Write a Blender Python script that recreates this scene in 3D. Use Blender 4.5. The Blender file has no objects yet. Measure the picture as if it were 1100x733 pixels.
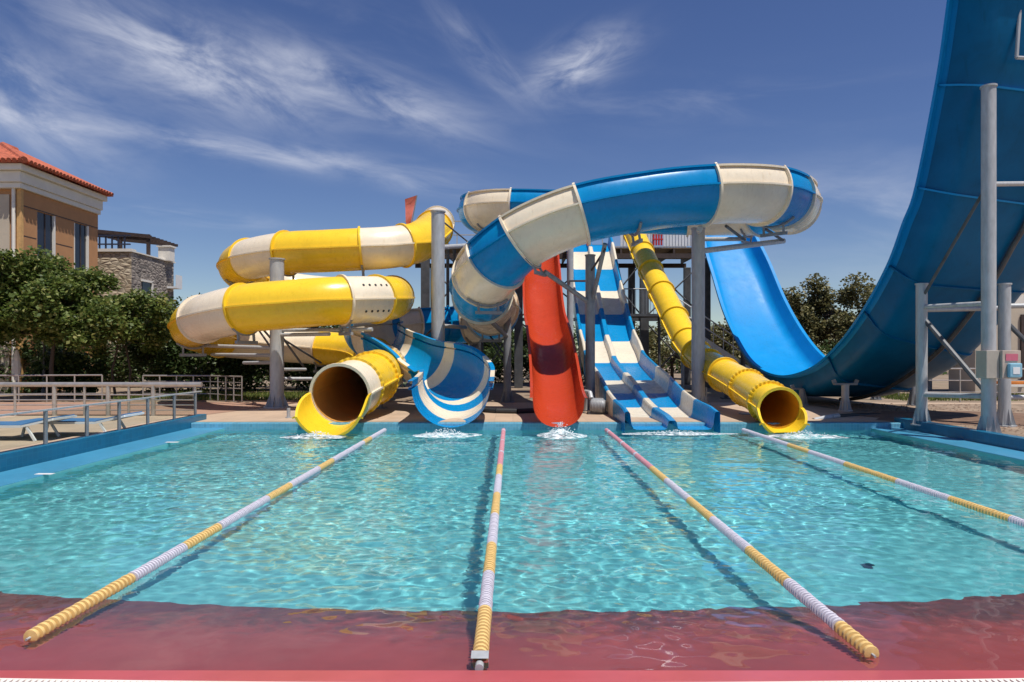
import bpy, bmesh, math, random
from mathutils import Vector, Matrix, noise
PI = math.pi
R_ = random.Random(7)
sc = bpy.context.scene
COL = sc.collection
CAMZ, FPX, CX, HY = 1.6, 733.0, 551.0, 380.0
def P(px, py, Y):                       # a measured sight line, stopped at the real distance Y
    return Vector(((px - CX) * Y / FPX, Y, CAMZ - (py - HY) * Y / FPX))
def V(*a): return Vector(a)
def XatY(px, Y): return (px - CX) * Y / FPX

# ------------------------------------------------------------------ builder
class MB:
    def __init__(s): s.v = []; s.f = []
    def add(s, vs, fs):
        o = len(s.v); s.v += [Vector(q) for q in vs]; s.f += [tuple(i + o for i in f) for f in fs]; return s
    def box(s, a, b):
        x0, y0, z0 = a; x1, y1, z1 = b
        return s.add([(x0,y0,z0),(x1,y0,z0),(x1,y1,z0),(x0,y1,z0),(x0,y0,z1),(x1,y0,z1),(x1,y1,z1),(x0,y1,z1)],
                     [(0,3,2,1),(4,5,6,7),(0,1,5,4),(1,2,6,5),(2,3,7,6),(3,0,4,7)])
    def bar(s, p, q, w, h):             # rectangular bar from p to q
        p, q = Vector(p), Vector(q); t = (q - p).normalized()
        sd = t.cross(V(0,0,1)); sd = V(1,0,0) if sd.length < 1e-4 else sd.normalized()
        u = sd.cross(t); vs = []
        for c in (p, q):
            for a, b in ((-1,-1),(1,-1),(1,1),(-1,1)): vs.append(c + sd*(a*w/2) + u*(b*h/2))
        return s.add(vs, [(3,2,1,0),(4,5,6,7),(0,1,5,4),(1,2,6,5),(2,3,7,6),(3,0,4,7)])
    def tube(s, p, q, r, r2=None, n=12, cap=True):
        p, q = Vector(p), Vector(q); r2 = r if r2 is None else r2; t = (q - p).normalized()
        sd = t.cross(V(0,0,1)); sd = V(1,0,0) if sd.length < 1e-4 else sd.normalized()
        u = sd.cross(t); vs = []
        for c, rr in ((p, r), (q, r2)):
            for i in range(n):
                a = 2*PI*i/n; vs.append(c + (sd*math.cos(a) + u*math.sin(a))*rr)
        fs = [(i, (i+1)%n, n+(i+1)%n, n+i) for i in range(n)]
        if cap: fs += [tuple(range(n-1,-1,-1)), tuple(range(n, 2*n))]
        return s.add(vs, fs)
    def pipe(s, pts, r, n=10):
        for a, b in zip(pts, pts[1:]): s.tube(a, b, r, n=n)
        return s
    def lathe(s, c, prof, n=20, axis=None):       # prof: (radius, height along axis)
        c = Vector(c); t = Vector(axis).normalized() if axis is not None else V(0,0,1)
        sd = t.cross(V(0,0,1)); sd = V(1,0,0) if sd.length < 1e-4 else sd.normalized()
        u = sd.cross(t); vs = []; m = len(prof)
        for r, h in prof:
            for i in range(n):
                a = 2*PI*i/n; vs.append(c + t*h + (sd*math.cos(a) + u*math.sin(a))*r)
        fs = []
        for j in range(m-1):
            for i in range(n): fs.append((j*n+i, j*n+(i+1)%n, (j+1)*n+(i+1)%n, (j+1)*n+i))
        return s.add(vs, fs)
    def loft(s, rows, closed=False):
        n = len(rows[0]); vs = [q for r in rows for q in r]; fs = []
        for j in range(len(rows)-1):
            for i in range(n if closed else n-1):
                fs.append((j*n+i, j*n+(i+1)%n, (j+1)*n+(i+1)%n, (j+1)*n+i))
        return s.add(vs, fs)
    def quad(s, a, b, c, d): return s.add([a, b, c, d], [(0,1,2,3)])

ORG = {}
def obj(name, mb, mat, parent=None, smooth=True, ang=35, bevel=0):
    base = None
    p = parent
    while p is not None and base is None: base = ORG.get(p.name); p = p.parent
    off = base if base is not None else V(0,0,0)
    me = bpy.data.meshes.new(name)
    me.from_pydata([q - off for q in mb.v], [], mb.f)
    me.materials.append(mat)
    o = bpy.data.objects.new(name, me); COL.objects.link(o)
    if parent is not None: o.parent = parent
    if smooth:
        me.polygons.foreach_set('use_smooth', [True]*len(me.polygons)); me.set_sharp_from_angle(angle=math.radians(ang))
    if bevel:
        b = o.modifiers.new('bevel', 'BEVEL'); b.width = bevel; b.segments = 2; b.limit_method = 'ANGLE'
    return o
def tag(o, label=None, cat=None, group=None, kind=None):
    if label: o['label'] = label
    if cat: o['category'] = cat
    if group: o['group'] = group
    if kind: o['kind'] = kind
    return o
def thing(name, label, cat, loc=(0,0,0), group=None):
    o = bpy.data.objects.new(name, None); COL.objects.link(o); o.location = loc; o.empty_display_size = .2
    ORG[o.name] = Vector(loc); return tag(o, label, cat, group)
def struct(name, mb, mat, **k): return tag(obj(name, mb, mat, **k), kind='structure')
def copy_thing(root, loc, label):
    r = root.copy(); COL.objects.link(r); r.location = loc; r['label'] = label; ORG[r.name] = Vector(loc)
    for ch in list(root.children):
        c = ch.copy(); COL.objects.link(c); c.parent = r
        for g in list(ch.children):
            d = g.copy(); COL.objects.link(d); d.parent = c
    return r

# ------------------------------------------------------------------ materials
def nodes(name):
    m = bpy.data.materials.new(name); m.use_nodes = True
    nt = m.node_tree; return m, nt, nt.nodes['Principled BSDF'], nt.nodes['Material Output']
def N(nt, typ, **k):
    n = nt.nodes.new('ShaderNode' + typ)
    for a, b in k.items(): setattr(n, a, b)
    return n
def ramp(nt, src, stops):
    r = N(nt, 'ValToRGB'); e = r.color_ramp.elements
    while len(e) < len(stops): e.new(.5)
    for x, (p, c) in zip(e, stops): x.position = p; x.color = (*c, 1)
    nt.links.new(src, r.inputs[0]); return r.outputs[0]
def noise_n(nt, scale, detail=4, rough=.55, vec=None, dist=0):
    n = N(nt, 'TexNoise'); n.inputs['Scale'].default_value = scale; n.inputs['Detail'].default_value = detail
    n.inputs['Roughness'].default_value = rough; n.inputs['Distortion'].default_value = dist
    if vec is not None: nt.links.new(vec, n.inputs['Vector'])
    return n.outputs['Fac']
def mul(c, k): return tuple(min(1, x*k) for x in c)
def mapped(nt, scale=(1,1,1), rot=(0,0,0)):
    g = N(nt, 'NewGeometry'); mp = N(nt, 'Mapping'); mp.inputs['Scale'].default_value = scale; mp.inputs['Rotation'].default_value = rot
    nt.links.new(g.outputs['Position'], mp.inputs['Vector']); return mp.outputs[0]
def bump(nt, b, h, strength, dist=.02):
    n = N(nt, 'Bump'); n.inputs['Strength'].default_value = strength; n.inputs['Distance'].default_value = dist
    nt.links.new(h, n.inputs['Height']); nt.links.new(n.outputs[0], b.inputs['Normal']); return n
def plain(name, c, rough=.5, metal=0, var=.18, scale=6, bumpk=.15, spec=.5, stretch=(1,1,1)):
    m, nt, b, out = nodes(name); v = mapped(nt, stretch)
    f = noise_n(nt, scale, 6, .6, v)
    nt.links.new(ramp(nt, f, [(.3, mul(c, 1-var)), (.7, mul(c, 1+var))]), b.inputs['Base Color'])
    b.inputs['Roughness'].default_value = rough; b.inputs['Metallic'].default_value = metal
    b.inputs['Specular IOR Level'].default_value = spec
    if bumpk: bump(nt, b, noise_n(nt, scale*4, 4, .6, v), bumpk, .01)
    return m
def frp(name, c, trans=.10, rough=.2, wear=.12, spec=.5):     # glossy, slightly translucent moulded fibreglass
    m, nt, b, out = nodes(name); v = mapped(nt)
    f = noise_n(nt, 1.1, 8, .65, v, .6)
    col = ramp(nt, f, [(.25, mul(c, 1-wear)), (.6, c), (.85, tuple(min(1, x*(1+wear*.5)+.012) for x in c))])
    vs = mapped(nt, (6, 6, .45)); st = noise_n(nt, 2.2, 5, .6, vs)
    stn = ramp(nt, st, [(.56, (1,1,1)), (.80, (.80,.76,.70))])
    mx = N(nt, 'MixRGB', blend_type='MULTIPLY'); mx.inputs[0].default_value = .85
    nt.links.new(col, mx.inputs[1]); nt.links.new(stn, mx.inputs[2])
    nt.links.new(mx.outputs[0], b.inputs['Base Color'])
    b.inputs['Specular IOR Level'].default_value = spec
    rr = N(nt, 'MapRange'); rr.inputs[3].default_value = rough*.8; rr.inputs[4].default_value = rough*1.9
    nt.links.new(noise_n(nt, 2.5, 6, .65, v), rr.inputs[0]); nt.links.new(rr.outputs[0], b.inputs['Roughness'])
    bump(nt, b, noise_n(nt, 1.6, 3, .5, v), .12, .05)
    t = N(nt, 'BsdfTranslucent'); nt.links.new(mx.outputs[0], t.inputs[0])
    ms = N(nt, 'MixShader'); ms.inputs[0].default_value = trans
    nt.links.new(b.outputs[0], ms.inputs[1]); nt.links.new(t.outputs[0], ms.inputs[2]); nt.links.new(ms.outputs[0], out.inputs[0])
    return m
AMB = frp('amber_mouth_shade', (.55,.26,.06), .02, .35, .2); ORA = frp('orange_mouth_shade', (.78,.34,.02), .03, .35, .15)  # shade inside the tube mouths is put into these two colours
YEL = frp('yellow_fibreglass', (.95,.61,.03), .05, wear=.15); CRM = frp('cream_fibreglass', (.86,.74,.56), .04, wear=.15)
BLU = frp('blue_fibreglass', (.003,.255,.57), spec=.28); RED = frp('orange_red_fibreglass', (.48,.052,.016), spec=.3)
PBL = frp('pipe_blue_fibreglass', (.001,.25,.60), .01, .34, spec=.22); PBO = frp('dark_blue_outer_fibreglass', (.0005,.115,.275), .0, .3, .28, spec=.13); WHT = frp('white_cream_fibreglass', (.80,.72,.58))
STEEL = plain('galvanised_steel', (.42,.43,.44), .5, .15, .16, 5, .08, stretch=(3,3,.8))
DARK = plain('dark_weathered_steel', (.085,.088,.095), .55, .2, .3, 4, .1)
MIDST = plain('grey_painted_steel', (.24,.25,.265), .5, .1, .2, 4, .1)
RAIL = plain('brushed_rail_steel', (.48,.44,.40), .35, .6, .15, 8, .05)
WOOD = plain('weathered_deck_wood', (.20,.14,.09), .7, 0, .3, 3, .2, stretch=(1,8,8))
BROWNW = plain('dark_brown_timber', (.055,.035,.028), .6, 0, .3, 5, .2)
WHITEP = plain('white_painted_plaster', (.74,.70,.63), .8, 0, .06, 3, .08)
PALEM = plain('pale_sheet_metal', (.72,.72,.72), .45, 0, .06, 3, .05)
TANP = plain('tan_plaster', (.47,.235,.105), .85, 0, .08, 2, .1)
CREAMP = plain('cream_plaster', (.52,.44,.34), .85, 0, .08, 2, .1)
ORANGEP = plain('orange_plaster', (.52,.17,.06), .85, 0, .1, 2, .1)
BLACKG = plain('dark_window_glass', (.012,.015,.03), .08, 0, .3, 2, 0)
REDM = plain('red_paint', (.55,.03,.02), .4, 0, .15, 5, .05)
RUBBER = plain('black_rubber', (.02,.02,.022), .6, 0, .3, 6, .2)
LOUNGE = plain('blue_sling_fabric', (.05,.16,.34), .8, 0, .15, 9, .1)
WHM = plain('white_powder_coat', (.78,.78,.78), .4, 0, .05, 6, .03)
FLAGM = plain('faded_red_cloth', (.60,.16,.12), .8, 0, .15, 5, .1)
PINKL = plain('pink_plate', (.60,.14,.20), .5, 0, .1, 5, .03)
BOXM = plain('beige_grey_enamel', (.42,.37,.31), .5, 0, .1, 4, .05)
LTBLUE = plain('pale_blue_plastic', (.25,.48,.60), .35, 0, .1, 5, .03)
def rope_mat(name, c): return plain(name, c, .45, 0, .12, 30, .1)
RY = rope_mat('yellow_float_plastic', (.74,.50,.19)); RW = rope_mat('white_float_plastic', (.60,.57,.64)); RP = rope_mat('pink_float_plastic', (.66,.30,.34))

def tiled(name, c, grout, size, rough=.35, var=.08, mort=.03, rot=(0,0,0), bumpk=.2):
    m, nt, b, out = nodes(name); v = mapped(nt, (1,1,1), rot)
    t = N(nt, 'TexBrick'); t.offset = 0; t.inputs['Scale'].default_value = 1/size; t.inputs['Mortar Size'].default_value = mort
    t.inputs['Brick Width'].default_value = 1; t.inputs['Row Height'].default_value = 1
    t.inputs['Color1'].default_value = (*mul(c,1-var),1); t.inputs['Color2'].default_value = (*mul(c,1+var),1); t.inputs['Mortar'].default_value = (*grout,1)
    nt.links.new(v, t.inputs['Vector'])
    f = noise_n(nt, .9, 6, .65, mapped(nt)); st = ramp(nt, f, [(.3,(.84,.84,.84)),(.7,(1.06,1.06,1.06))])
    mx = N(nt, 'MixRGB', blend_type='MULTIPLY'); mx.inputs[0].default_value = 1
    nt.links.new(t.outputs['Color'], mx.inputs[1]); nt.links.new(st, mx.inputs[2]); nt.links.new(mx.outputs[0], b.inputs['Base Color'])
    b.inputs['Roughness'].default_value = rough
    if bumpk: bump(nt, b, t.outputs['Fac'], -bumpk, .004)
    return m
POOLT = tiled('turquoise_pool_render', (.175,.53,.555), (.16,.49,.51), .5, .5, .03, .01)
RIMT = tiled('pale_blue_mosaic', (.14,.40,.54), (.26,.48,.58), .06, .3, .12, .06, (PI/2,0,0))
LEDGE = tiled('light_blue_ledge_tile', (.055,.27,.44), (.10,.32,.46), .10, .35, .05, .03)
WALLB = tiled('strong_blue_wall_tile', (.006,.14,.26), (.02,.17,.28), .10, .3, .1, .04, (0,PI/2,0))
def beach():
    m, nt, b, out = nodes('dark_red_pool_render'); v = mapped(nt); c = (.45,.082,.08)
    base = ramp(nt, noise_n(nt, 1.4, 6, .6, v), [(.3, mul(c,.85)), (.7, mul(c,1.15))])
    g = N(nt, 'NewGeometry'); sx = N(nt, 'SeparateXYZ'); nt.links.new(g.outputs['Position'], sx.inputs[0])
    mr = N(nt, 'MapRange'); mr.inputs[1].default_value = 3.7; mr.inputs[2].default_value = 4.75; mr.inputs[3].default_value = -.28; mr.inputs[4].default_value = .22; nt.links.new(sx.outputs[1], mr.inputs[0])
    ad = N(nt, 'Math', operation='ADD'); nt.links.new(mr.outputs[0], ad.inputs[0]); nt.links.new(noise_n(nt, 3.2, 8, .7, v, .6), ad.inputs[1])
    st = ramp(nt, ad.outputs[0], [(.42,(0,0,0)),(.66,(.85,.85,.85))]); mx = N(nt, 'MixRGB'); nt.links.new(st, mx.inputs[0]); nt.links.new(base, mx.inputs[1]); mx.inputs[2].default_value = (.17,.06,.065,1)  # maroon blotches painted darker with depth, for red light lost in water
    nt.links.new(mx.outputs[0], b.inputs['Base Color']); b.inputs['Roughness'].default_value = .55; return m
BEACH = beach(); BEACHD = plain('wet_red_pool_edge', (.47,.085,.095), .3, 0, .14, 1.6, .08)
PAVE = tiled('beige_paving', (.47,.345,.245), (.36,.27,.20), .4, .8, .07, .015)
DECKR = plain('reddish_shaded_paving', (.34,.20,.14), .85, 0, .12, 2, .2)  # reddish paving, tree shade put into its darker colour
def earth():
    m, nt, b, out = nodes('dry_ground'); v = mapped(nt)
    nt.links.new(ramp(nt, noise_n(nt, .5, 10, .65, v), [(.3,(.17,.12,.08)),(.55,(.27,.20,.14)),(.75,(.10,.11,.05))]), b.inputs['Base Color'])
    b.inputs['Roughness'].default_value = .95; bump(nt, b, noise_n(nt, 6, 6, .6, v), .5, .05); return m
EARTH = earth()
def stone(name, cols, scale, rot=(0,0,0)):
    m, nt, b, out = nodes(name); v = mapped(nt, (1,1,1.9))
    w = N(nt, 'TexVoronoi', feature='F1'); w.inputs['Scale'].default_value = scale
    w2 = N(nt, 'TexVoronoi', feature='DISTANCE_TO_EDGE'); w2.inputs['Scale'].default_value = scale
    for q in (w, w2): nt.links.new(v, q.inputs['Vector'])
    sp = N(nt, 'SeparateColor'); nt.links.new(w.outputs['Color'], sp.inputs[0])
    c = ramp(nt, sp.outputs[0], [(0, cols[0]), (.5, cols[1]), (1, cols[2])])
    e = ramp(nt, w2.outputs['Distance'], [(0,(.45,.45,.45)),(.07,(1,1,1))])
    mx = N(nt, 'MixRGB', blend_type='MULTIPLY'); mx.inputs[0].default_value = 1
    nt.links.new(c, mx.inputs[1]); nt.links.new(e, mx.inputs[2]); nt.links.new(mx.outputs[0], b.inputs['Base Color'])
    b.inputs['Roughness'].default_value = .9; bump(nt, b, w2.outputs['Distance'], .8, .08); return m
STONEG = stone('grey_rubble_stone', [(.16,.14,.125),(.27,.23,.20),(.38,.33,.28)], 3.2)
STONEL = stone('pale_rubble_stone', [(.40,.32,.22),(.50,.41,.29),(.58,.49,.36)], 3.2)
TILE = plain('terracotta_roof_tile', (.40,.10,.05), .75, 0, .35, 5, .2)
def leafmat(name, stops, trans=.3):
    m, nt, b, out = nodes(name); g = N(nt, 'NewGeometry')
    c = ramp(nt, g.outputs['Random Per Island'], stops); nt.links.new(c, b.inputs['Base Color']); b.inputs['Roughness'].default_value = .5
    b.inputs['Specular IOR Level'].default_value = .35
    t = N(nt, 'BsdfTranslucent'); nt.links.new(c, t.inputs[0]); ms = N(nt, 'MixShader'); ms.inputs[0].default_value = trans
    nt.links.new(b.outputs[0], ms.inputs[1]); nt.links.new(t.outputs[0], ms.inputs[2]); nt.links.new(ms.outputs[0], out.inputs[0]); return m
LEAFA = leafmat('mulberry_leaves', [(0,(.05,.085,.016)),(.5,(.115,.165,.036)),(.88,(.20,.24,.06)),(1,(.40,.38,.14))], .4)
LEAFB = leafmat('shrub_leaves', [(0,(.03,.055,.016)),(.6,(.062,.105,.028)),(1,(.12,.15,.05))])
LEAFC = leafmat('olive_dry_leaves', [(0,(.08,.09,.035)),(.5,(.16,.155,.065)),(1,(.30,.26,.12))])
BARK = plain('grey_brown_bark', (.07,.052,.04), .9, 0, .3, 6, .5, stretch=(3,3,.6))

# ------------------------------------------------------------------ world, sun, camera
def build_world():
    w = bpy.data.worlds.new('World'); sc.world = w; w.use_nodes = True
    nt = w.node_tree; bg = nt.nodes['Background']; L = nt.links.new
    sky = N(nt, 'TexSky'); sky.sky_type = 'NISHITA'; sky.sun_disc = False
    sky.sun_elevation = math.radians(68.7); sky.sun_rotation = math.radians(136)
    sky.air_density = 1.0; sky.dust_density = .15; sky.ozone_density = 3.0; sky.altitude = 300
    hs = N(nt, 'HueSaturation'); hs.inputs['Saturation'].default_value = SKY['sat']; hs.inputs['Hue'].default_value = SKY['hue']; hs.inputs['Value'].default_value = 1
    L(sky.outputs[0], hs.inputs['Color'])
    tc = N(nt, 'TexCoord'); sx = N(nt, 'SeparateXYZ'); L(tc.outputs['Generated'], sx.inputs[0])
    def M(op, a, b=None, c=None):
        n = N(nt, 'Math', operation=op)
        for i, q in enumerate((a, b, c)):
            if q is None: continue
            if isinstance(q, (int, float)): n.inputs[i].default_value = q
            else: L(q, n.inputs[i])
        return n.outputs[0]
    az = M('ARCTAN2', sx.outputs[0], sx.outputs[1]); el = M('ARCSINE', sx.outputs[2])
    def ae(px, py):
        d = V((px-CX)/FPX, 1, (HY-py)/FPX).normalized(); return math.atan2(d.x, d.y), math.asin(d.z)
    def coords(ang, s1, s2):            # streak coordinates along / across
        ca, sa = math.cos(ang), math.sin(ang)
        u = M('SUBTRACT', M('MULTIPLY', az, ca), M('MULTIPLY', el, sa)); v = M('ADD', M('MULTIPLY', az, sa), M('MULTIPLY', el, ca))
        cb = N(nt, 'CombineXYZ'); L(M('MULTIPLY', u, s1), cb.inputs[0]); L(M('MULTIPLY', v, s2), cb.inputs[1]); return cb.outputs[0]
    total = None
    for (px, py, rx, ry, ang, s1, s2, k, thr, seed) in CLOUDS:
        a0, e0 = ae(px, py); ang = math.radians(ang); ca, sa = math.cos(ang), math.sin(ang)
        da, de = M('SUBTRACT', az, a0), M('SUBTRACT', el, e0)
        u = M('SUBTRACT', M('MULTIPLY', da, ca), M('MULTIPLY', de, sa)); v = M('ADD', M('MULTIPLY', da, sa), M('MULTIPLY', de, ca))
        u = M('DIVIDE', u, rx/FPX); v = M('DIVIDE', v, ry/FPX)
        r = M('ADD', M('MULTIPLY', u, u), M('MULTIPLY', v, v)); g = M('POWER', 2.718, M('MULTIPLY', r, -1.0))
        vec = coords(ang, s1, s2); ad = N(nt, 'VectorMath', operation='ADD'); L(vec, ad.inputs[0]); ad.inputs[1].default_value = (seed, seed*1.7, seed*.3)
        n1 = noise_n(nt, 1.0, 9, .59, ad.outputs[0], .45)
        mr = N(nt, 'MapRange'); mr.interpolation_type = 'SMOOTHSTEP'; mr.inputs[1].default_value = thr; mr.inputs[2].default_value = thr+.42
        L(n1, mr.inputs[0]); c = M('MULTIPLY', M('MULTIPLY', mr.outputs[0], g), k)
        total = c if total is None else M('ADD', total, c)
    total = M('MINIMUM', total, .9)
    mx = N(nt, 'MixRGB'); L(total, mx.inputs[0]); L(hs.outputs[0], mx.inputs[1]); mx.inputs[2].default_value = (*SKY['cloud'], 1)
    L(mx.outputs[0], bg.inputs[0]); bg.inputs[1].default_value = SKY['k']
SKY = dict(sat=1.15, hue=.516, k=.073, cloud=(8.2,8.5,9.6))
# px, py, half length, half height, tilt, noise along, noise across, strength, threshold, seed
CLOUDS = [(215,72,110,32,8,7,18,.98,.36,1.0),(385,98,115,22,13,6,22,.72,.34,2.3),(25,110,75,34,15,7,15,.85,.34,3.1),
          (95,22,110,24,22,6,22,.42,.36,4.4),(275,163,140,13,3,6,26,.65,.33,5.2),(622,68,48,20,-18,9,24,.9,.30,6.6),
          (520,62,58,15,42,7,26,.38,.32,7.1),(205,231,70,9,2,6,30,.42,.34,8.8),(450,197,70,12,4,6,26,.3,.34,9.5),
          (930,235,130,45,8,5,14,.42,.34,10.4),(700,110,260,22,5,5,24,.16,.42,11.9),(330,40,240,60,14,5,20,.12,.40,12.7)]
build_world()
SUND = V(.27, -.28, 1).normalized()
sl = bpy.data.lights.new('sun', 'SUN'); sl.energy = 4.3; sl.angle = math.radians(.5); sl.color = (1, .955, .88)
so = bpy.data.objects.new('sun', sl); COL.objects.link(so); so.rotation_euler = SUND.to_track_quat('Z', 'Y').to_euler(); so.location = (10, -15, 40)
sl.cycles.is_caustics_light = True
cd = bpy.data.cameras.new('camera'); co = bpy.data.objects.new('camera', cd); COL.objects.link(co); sc.camera = co
co.location = (0, 0, CAMZ); co.rotation_euler = (PI/2, 0, 0)
cd.sensor_width = 36; cd.lens = 36*FPX/1100; cd.shift_x = -(CX-550)/1100; cd.shift_y = (HY-366.5)/1100; cd.clip_end = 3000; cd.clip_start = .05
sc.view_settings.view_transform = 'Standard'; sc.view_settings.look = 'None'; sc.view_settings.exposure = .27; sc.view_settings.gamma = 1
sc.render.engine = 'CYCLES'; sc.cycles.use_denoising = True; sc.cycles.max_bounces = 10; sc.cycles.transparent_max_bounces = 16
sc.cycles.sample_clamp_indirect = 6

# ------------------------------------------------------------------ pool and ground
PX0, PX1, PY0, PY1, GZ = -6.05, 7.5, 3.42, 14.3, .15
LW = -6.75                                       # face of the left side wall
RWX = 8.15                                       # face of the right side wall
def receiver(o): o.cycles.is_caustics_receiver = True; return o
b = MB(); prof = [(3.30,.03),(3.42,.012),(3.455,-.035),(4.0,-.20),(4.4,-.36),(4.72,-.50)]
def brow(y, z): return [V(x, y + .018*max(0, min(1, (y-3.5)/1.2))*x*x, z) for x in [PX0+(PX1-PX0)*i/40 for i in range(41)]]
b.loft([brow(y, z) for y, z in prof[1:]])
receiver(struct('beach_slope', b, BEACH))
b = MB(); b.quad((-9,3.27,.03),(9.5,3.27,.03),(9.5,3.42,.012),(-9,3.42,.012)); b.quad((-9,3.18,.03),(9.5,3.18,.03),(9.5,3.27,.03),(-9,3.27,.03))
receiver(struct('pool_edge', b, BEACHD))
b = MB(); fl = [(4.72,-.50),(5.6,-.66),(7,-.74),(14.3,-.80)]
rows_ = [brow(4.72, -.50)]
for y, z in fl[1:]: rows_.append([V(p.x, max(y, p.y + (y-4.72)*.5), z) for p in rows_[0]])
b.loft(rows_)
b.quad((PX0,3.42,-1.1),(PX0,14.3,-1.1),(PX0,14.3,.03),(PX0,3.42,.03)); b.quad((PX1,14.3,-1.1),(PX1,3.42,-1.1),(PX1,3.42,.03),(PX1,14.3,.03))
b.quad((PX0,14.3,-1.1),(PX1,14.3,-1.1),(PX1,14.3,-.05),(PX0,14.3,-.05))
receiver(struct('pool_floor', b, POOLT, smooth=False))
b = MB(); b.box((-6.75,14.298,-.06),(8.15,14.55,.145)); receiver(struct('pool_rim', b, RIMT, smooth=False, bevel=.012))
b = MB(); b.box((LW,2.0,-.1),(PX0-.002,14.297,.04)); receiver(struct('left_ledge', b, LEDGE, smooth=False, bevel=.01))
b = MB(); b.box((PX1+.002,2.0,-.1),(RWX,14.297,.04)); receiver(struct('right_ledge', b, LEDGE, smooth=False, bevel=.01))
o = obj('pool_side_wall', MB().box((LW-.2,2.0,-.1),(LW-.003,15.05,.27)), WALLB, smooth=False, bevel=.01)
tag(o, 'low blue tiled wall on the left of the pool carrying the glass fence', 'wall')
o = obj('pool_side_wall', MB().box((RWX+.003,2.0,-.1),(RWX+.2,14.6,.24)), WALLB, smooth=False, bevel=.01)
tag(o, 'low blue tiled wall on the right of the pool below the half pipe', 'wall')
# ground sheets with the pool left open
def ring(z, x0, x1, y0, y1, hx0, hx1, hy0, hy1):
    b = MB(); b.quad((x0,y0,z),(hx0,y0,z),(hx0,y1,z),(x0,y1,z)); b.quad((hx1,y0,z),(x1,y0,z),(x1,y1,z),(hx1,y1,z))
    b.quad((hx0,hy1,z),(hx1,hy1,z),(hx1,y1,z),(hx0,y1,z)); b.quad((hx0,y0,z),(hx1,y0,z),(hx1,hy0,z),(hx0,hy0,z)); return b
struct('ground', ring(GZ-.008, -900, 900, -60, 1500, LW-.1, RWX+.1, 2.0, 14.5), EARTH, smooth=False)
struct('paving', ring(GZ, -17.5, 22, -8, 20.2, LW-.1, RWX+.1, 2.0, 14.5), PAVE, smooth=False)
b = MB(); b.quad((-9,-6,.026),(9.5,-6,.026),(9.5,3.18,.026),(-9,3.18,.026)); struct('near_deck', b, BEACHD, smooth=False)
b = MB(); b.quad((-17,15.95,GZ+.005),(-7.3,15.95,GZ+.005),(-6.2,20.3,GZ+.005),(-17,20.3,GZ+.005)); struct('path', b, DECKR, smooth=False)
# overflow grating at the near edge
g = thing('overflow_grating', 'cream slatted overflow grating along the near red pool edge', 'grating', (0,3.2,.03))
b = MB()
for i in range(300):
    x = -4.5 + i*.03; yt = 3.213+.0075*x*x; b.box((x,yt-.1,.034),(x+.017,yt,.048))
obj('slats', b, WHITEP, g, smooth=False); arc = lambda o: [V(-4.5+.3*i, 3.213+.0075*(-4.5+.3*i)**2+o, .04) for i in range(31)]
obj('frame', MB().pipe(arc(.004),.008,6).pipe(arc(-.104),.008,6), WHITEP, g)

def water():
    nx, ny = 560, 560; vs = []; fs = []
    for j in range(ny+1):
        y = 3.40 + (14.297-3.40)*j/ny
        k = min(1, max(.15, .15+(y-3.45)/.6))
        far = 1 + .25*max(0, (y-9)/5)
        for i in range(nx+1):
            x = PX0 + (PX1-PX0)*i/nx
            q = noise.noise((x*.35, y*.35, 3.3)); am = .78 + .9*q
            z = .017*noise.noise((x*1.1+y*.3, y*1.5, 0)) + .0085*noise.noise((x*2.6, y*3.1+x*.5, 5)) + .0062*noise.noise((x*7.6+y, y*8.2, 9)) + (.0020+.0022*max(0, 1-abs(y-4.6)/1.1))*noise.noise((x*12, y*13, 2))
            for (ex, ey) in ((-3.6,13.3),(-1.3,13.7),(.93,13.5),(3.2,13.3),(5.5,13.4)):
                d = math.hypot(x-ex, y-ey)
                if d < 3: z += .010*math.sin(d*9.5+ex)*math.exp(-d*1.3)
            vs.append((x, y, z*k*am*far))
    for j in range(ny):
        for i in range(nx):
            a = j*(nx+1)+i; fs.append((a, a+1, a+nx+2, a+nx+1))
    m, nt, bs, out = nodes('clear_pool_water'); nt.nodes.remove(bs)
    gl = N(nt, 'BsdfGlass'); gl.inputs['Roughness'].default_value = 0; gl.inputs['IOR'].default_value = 1.33; gl.inputs['Color'].default_value = (.93,.99,1,1)
    nt.links.new(gl.outputs[0], out.inputs[0])
    o = struct('water', MB().add(vs, fs), m); o.cycles.is_caustics_caster = True
    me = o.data; me.polygons.foreach_set('use_smooth', [True]*len(me.polygons))
    for nm in ('sharp_edge',):
        if nm in me.attributes: me.attributes.remove(me.attributes[nm])
water()
o = obj('pool_drain', MB().lathe((3.0,5.75,-.655), [(0,.012),(.04,.012),(.05,0)], 20), MIDST); tag(o, 'small round dark drain cover on the pool floor', 'drain')
for (px, py) in ((48,509),(185,475)):
    Y = 1.555*FPX/(py-HY); x = XatY(px, Y)
    o = obj('marker_tile', MB().box((x-.11,Y-.045,.041),(x+.11,Y+.045,.044)), PALEM, smooth=False)
    tag(o, 'white marker tile on the left blue ledge, ' + ('the nearer one' if px == 48 else 'the farther one'), 'tile', 'white marker tiles on the ledge')

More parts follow.
